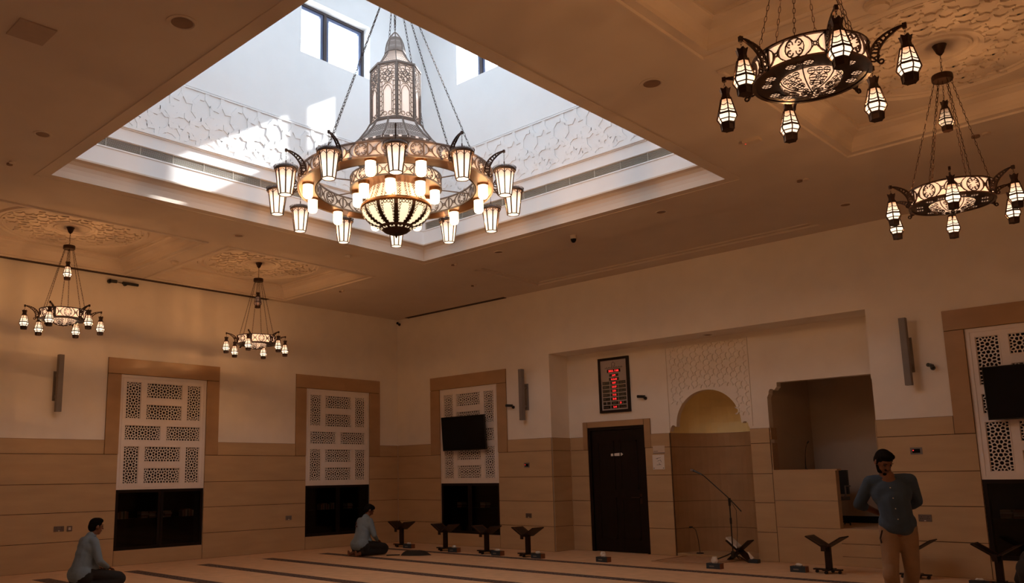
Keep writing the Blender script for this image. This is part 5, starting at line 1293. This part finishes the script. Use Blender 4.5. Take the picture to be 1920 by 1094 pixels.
def kneeling_man(label, loc, rz, lean=0.0, hp=0.0, shirt='shirt', hs=.97, logo=False, yaw=0):
    t = thing('person', label, 'person', loc, rz)
    L_ = lean
    sh = Vector((0, -.06 + L_, .66)); nk = Vector((0, -.02 + L_, .73)); hc = Vector((0, .03 + L_ * 1.3, .865))
    P_ = head(hc, yaw, hp, t)
    P_ += [('c', nk + Vector((0, -.01, -.02)), hc + Vector((0, -.01, -.05)), .050, .050)]
    P_ += [('c', (0, -.09, .30), sh + Vector((0, .02, -.03)), .09, .07)]
    for s in (-1, 1):
        el = Vector((s * .235, -.02 + L_ * .6, .40)); wr = Vector((s * .135, .20, .295))
        P_ += [('c', sh + Vector((s * .15, 0, .0)), el, .045, .040), ('c', el, wr, .036, .025)]; hand(P_, wr, (-s * .25, .85, -.35), (0, .2, 1), s, .92, .55)
        # bare feet folded back under the hips
        P_ += [('c', (s * .10, -.20, .07), (s * .10, -.34, .045), .035, .030), ('c', (s * .10, -.34, .045), (s * .10, -.36, .11), .030, .018), ('c', (s * .085, -.355, .105), (s * .115, -.35, .105), .014, .013)]
        P_ += [('c', (s * .11, -.10, .24), (s * .14, .34, .17), .07, .06), ('c', (s * .14, .34, .09), (s * .11, -.18, .06), .05, .04)]
    blob('body', P_, 'skin', t, .009, 3)
    S_ = [('c', (0, -.12, .26), (0, -.07 + L_ * .5, .48), .165, .150), ('e', Vector((0, -.06 + L_ * .9, .58)), (.190, .140, .14), (0, 0, 0)), ('c', (0, -.08 + L_ * .5, .48), sh + Vector((0, .01, -.02)), .155, .125),
          ('c', sh + Vector((-.13, 0, 0)), sh + Vector((.13, 0, 0)), .072, .072), ('c', nk + Vector((0, -.03, -.055)), nk + Vector((0, -.02, .005)), .090, .068), ('c', sh + Vector((-.06, -.03, -.03)), sh + Vector((.06, -.03, -.03)), .082, .082), ('c', (-.07, -.15, .22), (.07, -.15, .22), .14, .14), ('c', (-.05, -.02, .27), (.05, -.02, .27), .12, .12)]
    for s in (-1, 1):
        el = Vector((s * .235, -.02 + L_ * .6, .40)); wr = Vector((s * .145, .17, .305)); S_ += [('c', sh + Vector((s * .145, 0, -.01)), el, .066, .054), ('c', el, wr, .052, .038)]
    blob('shirt', S_, shirt, t, .011, 5)
    T_ = [('c', (-.08, -.14, .20), (.08, -.14, .20), .135, .135)]
    for s in (-1, 1): T_ += [('c', (s * .10, -.10, .23), (s * .15, .36, .15), .095, .078), ('c', (s * .15, .36, .085), (s * .11, -.19, .075), .078, .055), ('c', (s * .15, .38, .12), (s * .15, .36, .10), .085, .08)]
    blob('trousers', T_, 'trouser', t, .012, 4)
    b = MB(); b.path([nk + Vector((.066 * cos(a_), .058 * sin(a_) - .008, .01 + .012 * sin(a_))) for a_ in [2 * pi * i / 16 for i in range(16)]], .011, n=5, closed=True); b.build('collar', shirt, t, smooth=True)
    if logo:
        b = MB(); y_ = -.195
        b.poly([(-.07, y_, .60), (-.035, y_, .60), (-.03, y_, .64), (-.05, y_, .665), (-.07, y_, .64)]); b.poly([(-.085, y_, .55), (-.02, y_, .55), (-.02, y_, .585), (-.085, y_, .585)]); b.build('back_print', mat('dark_print', (.05, .035, .06), .8, noise=.1), t)
    return t
kneeling_man('man in blue shirt kneeling on the carpet at far left, head raised', (2.94, -8.53, 0), radians(8), lean=0.02, hp=radians(-6), shirt='shirt', yaw=radians(-5))
kneeling_man('man in blue shirt kneeling near the room corner, head bowed', (2.14, -2.80, 0), radians(4), lean=.05, hp=radians(-32), shirt='shirt', logo=True, yaw=radians(-20))

def standing_man():
    F = Vector((12.38, -4.57, 0)); rz = atan2(CAM.y - F.y, CAM.x - F.x) - pi / 2
    t = thing('person', 'standing man in denim shirt and khaki trousers, hands behind his back', 'person', F, rz + radians(6))
    # local: +y faces the camera, +x is towards the left of the picture? (mirror handled by sign X)
    X = 1
    pv = Vector((0, 0, .95)); ch = Vector((X * .02, 0, 1.25)); nk = Vector((X * .05, .02, 1.43)); hc = Vector((X * .075, .06, 1.58))
    sR = Vector((X * .205, -.01, 1.385)); sL = Vector((X * -.145, -.01, 1.40)); eR = Vector((X * .315, -.14, 1.16)); eL = Vector((X * -.205, -.15, 1.19)); wR = Vector((X * .13, -.20, 1.07)); wL = Vector((X * -.05, -.21, 1.05))
    P_ = head(hc, radians(22) * 1, radians(-34), t, beard=True)
    P_ += [('c', nk + Vector((0, -.02, -.05)), hc + Vector((0, -.02, -.05)), .062, .056), ('c', pv, ch, .12, .12), ('c', ch, nk, .12, .07)]
    P_ += [('c', sR, eR, .05, .043), ('c', eR, wR, .042, .028), ('c', sL, eL, .05, .043), ('c', eL, wL, .042, .028)]
    hand(P_, wR, (-X * .9, .05, -.1), (0, -1, 0), 1, 1.0, .5); hand(P_, wL, (X * .9, -.05, .1), (0, -1, 0), -1, 1.0, .5)
    kR = Vector((X * .105, .06, .52)); aR = Vector((X * .085, .02, .09)); kL = Vector((X * -.09, -.04, .52)); aL = Vector((X * -.03, -.26, .10))
    for k, a in ((kR, aR), (kL, aL)):
        P_ += [('c', k, a, .05, .036), ('c', a + Vector((0, -.02, -.05)), a + Vector((0, .12, -.062)), .036, .028), ('c', a + Vector((0, .12, -.062)), a + Vector((0, .17, -.07)), .030, .020)]
    P_ += [('c', pv + Vector((X * .09, 0, -.05)), kR, .07, .055), ('c', pv + Vector((-X * .09, 0, -.05)), kL, .07, .055)]
    blob('body', P_, 'skin', t, .010, 3)
    S_ = [('c', (-.04, .0, .99), (.04, .0, .99), .130, .130), ('c', (0, .015, 1.03), ch + Vector((0, .02, -.05)), .145, .150), ('e', Vector((X * .03, .01, 1.27)), (.185, .125, .16), (0, 0, 0)), ('c', sR + Vector((-X * .03, 0, 0)), sL + Vector((X * .03, 0, 0)), .070, .070),
          ('c', nk + Vector((0, -.02, -.06)), nk + Vector((0, -.01, -.01)), .095, .068), ('c', sR, sR.lerp(eR, .95), .066, .058), ('c', sL, sL.lerp(eL, .95), .066, .058), ('c', eR, eR.lerp(wR, .25), .056, .048), ('c', eL, eL.lerp(wL, .25), .056, .048),
          ('c', (X * .05, .05, .96), (X * -.05, .05, .945), .085, .085)]
    blob('shirt', S_, 'shirt2', t, .011, 4)
    T_ = [('c', (-.055, -.01, .94), (.055, -.01, .94), .118, .118), ('c', pv + Vector((X * .08, 0, -.06)), kR + Vector((0, 0, 0)), .093, .070), ('c', pv + Vector((-X * .08, 0, -.06)), kL, .093, .070), ('c', kR, aR + Vector((0, 0, .03)), .072, .060), ('c', kL, aL + Vector((0, 0, .03)), .072, .060),
          ('c', kR + Vector((0, .02, .02)), kR + Vector((X * .01, .03, -.03)), .072, .07)]
    blob('trousers', T_, 'khaki', t, .012, 4)
    MB().path([(X * .05 + .072 * cos(a_), .062 * sin(a_) + .01, 1.438 - .018 * sin(a_)) for a_ in [2 * pi * i / 16 for i in range(16)]], .013, n=5, closed=True).build('collar', 'shirt2', t, smooth=True)
    for i, z in enumerate((1.33, 1.23, 1.13, 1.03, .97)): MB().seg((X * .045 - X * (i * .012), .10, z), (X * .045 - X * (i * .012), .128 + (.035 if z < 1.3 else 0) - (.03 if z < 1 else 0), z), .006, n=8).build('button', 'paper', t)
    MB().path([(X * .15, .10, .92), (X * .17, .06, .84), (X * .165, .09, .80)], .008, n=5).build('belt_strap', 'wood2', t)
    return t
standing_man()
# person bowing at the right edge
def bowing():
    t = thing('person', 'person in charcoal clothes and pale collar bowing at the right edge', 'person', (12.98, -1.75, 0), radians(4))
    hc = Vector((0, .56, .24)); P_ = head(hc, 0, radians(-75), t)
    P_ += [('c', (0, .42, .36), (0, .52, .27), .06, .055), ('c', (0, -.15, .42), (0, .30, .42), .12, .11)]
    for s in (-1, 1):
        P_ += [('c', (s * .17, .30, .40), (s * .25, .22, .18), .05, .042), ('c', (s * .25, .22, .18), (s * .20, .46, .06), .040, .028)]; hand(P_, (s * .20, .46, .05), (0, 1, -.05), (0, 0, 1), s, .95, .15)
        P_ += [('c', (s * .10, -.22, .38), (s * .14, .10, .10), .07, .06), ('c', (s * .14, .10, .07), (s * .11, -.38, .06), .05, .035), ('c', (s * .11, -.38, .05), (s * .10, -.50, .05), .032, .026)]
    blob('body', P_, 'skin', t, .010, 3)
    blob('jacket', [('c', (0, -.20, .40), (0, .26, .44), .17, .15), ('e', Vector((0, .05, .44)), (.20, .30, .15), (0, 0, 0)), ('c', (-.14, .28, .41), (.14, .28, .41), .075, .075)] + [q for s in (-1, 1) for q in (('c', (s * .17, .30, .40), (s * .25, .22, .19), .066, .054), ('c', (s * .25, .22, .19), (s * .21, .42, .08), .052, .038))], 'charcoal', t, .012, 4)
    blob('pale_collar', [('c', (-.10, .30, .50), (.10, .30, .50), .075, .075), ('c', (0, -.10, .53), (0, .28, .53), .07, .07)], 'palecloth', t, .012, 3)
    blob('trousers', [('c', (-.07, -.25, .36), (.07, -.25, .36), .14, .14)] + [q for s in (-1, 1) for q in (('c', (s * .10, -.22, .36), (s * .15, .10, .12), .10, .085), ('c', (s * .15, .10, .09), (s * .11, -.36, .07), .085, .055))], 'charcoal', t, .013, 3)
bowing()
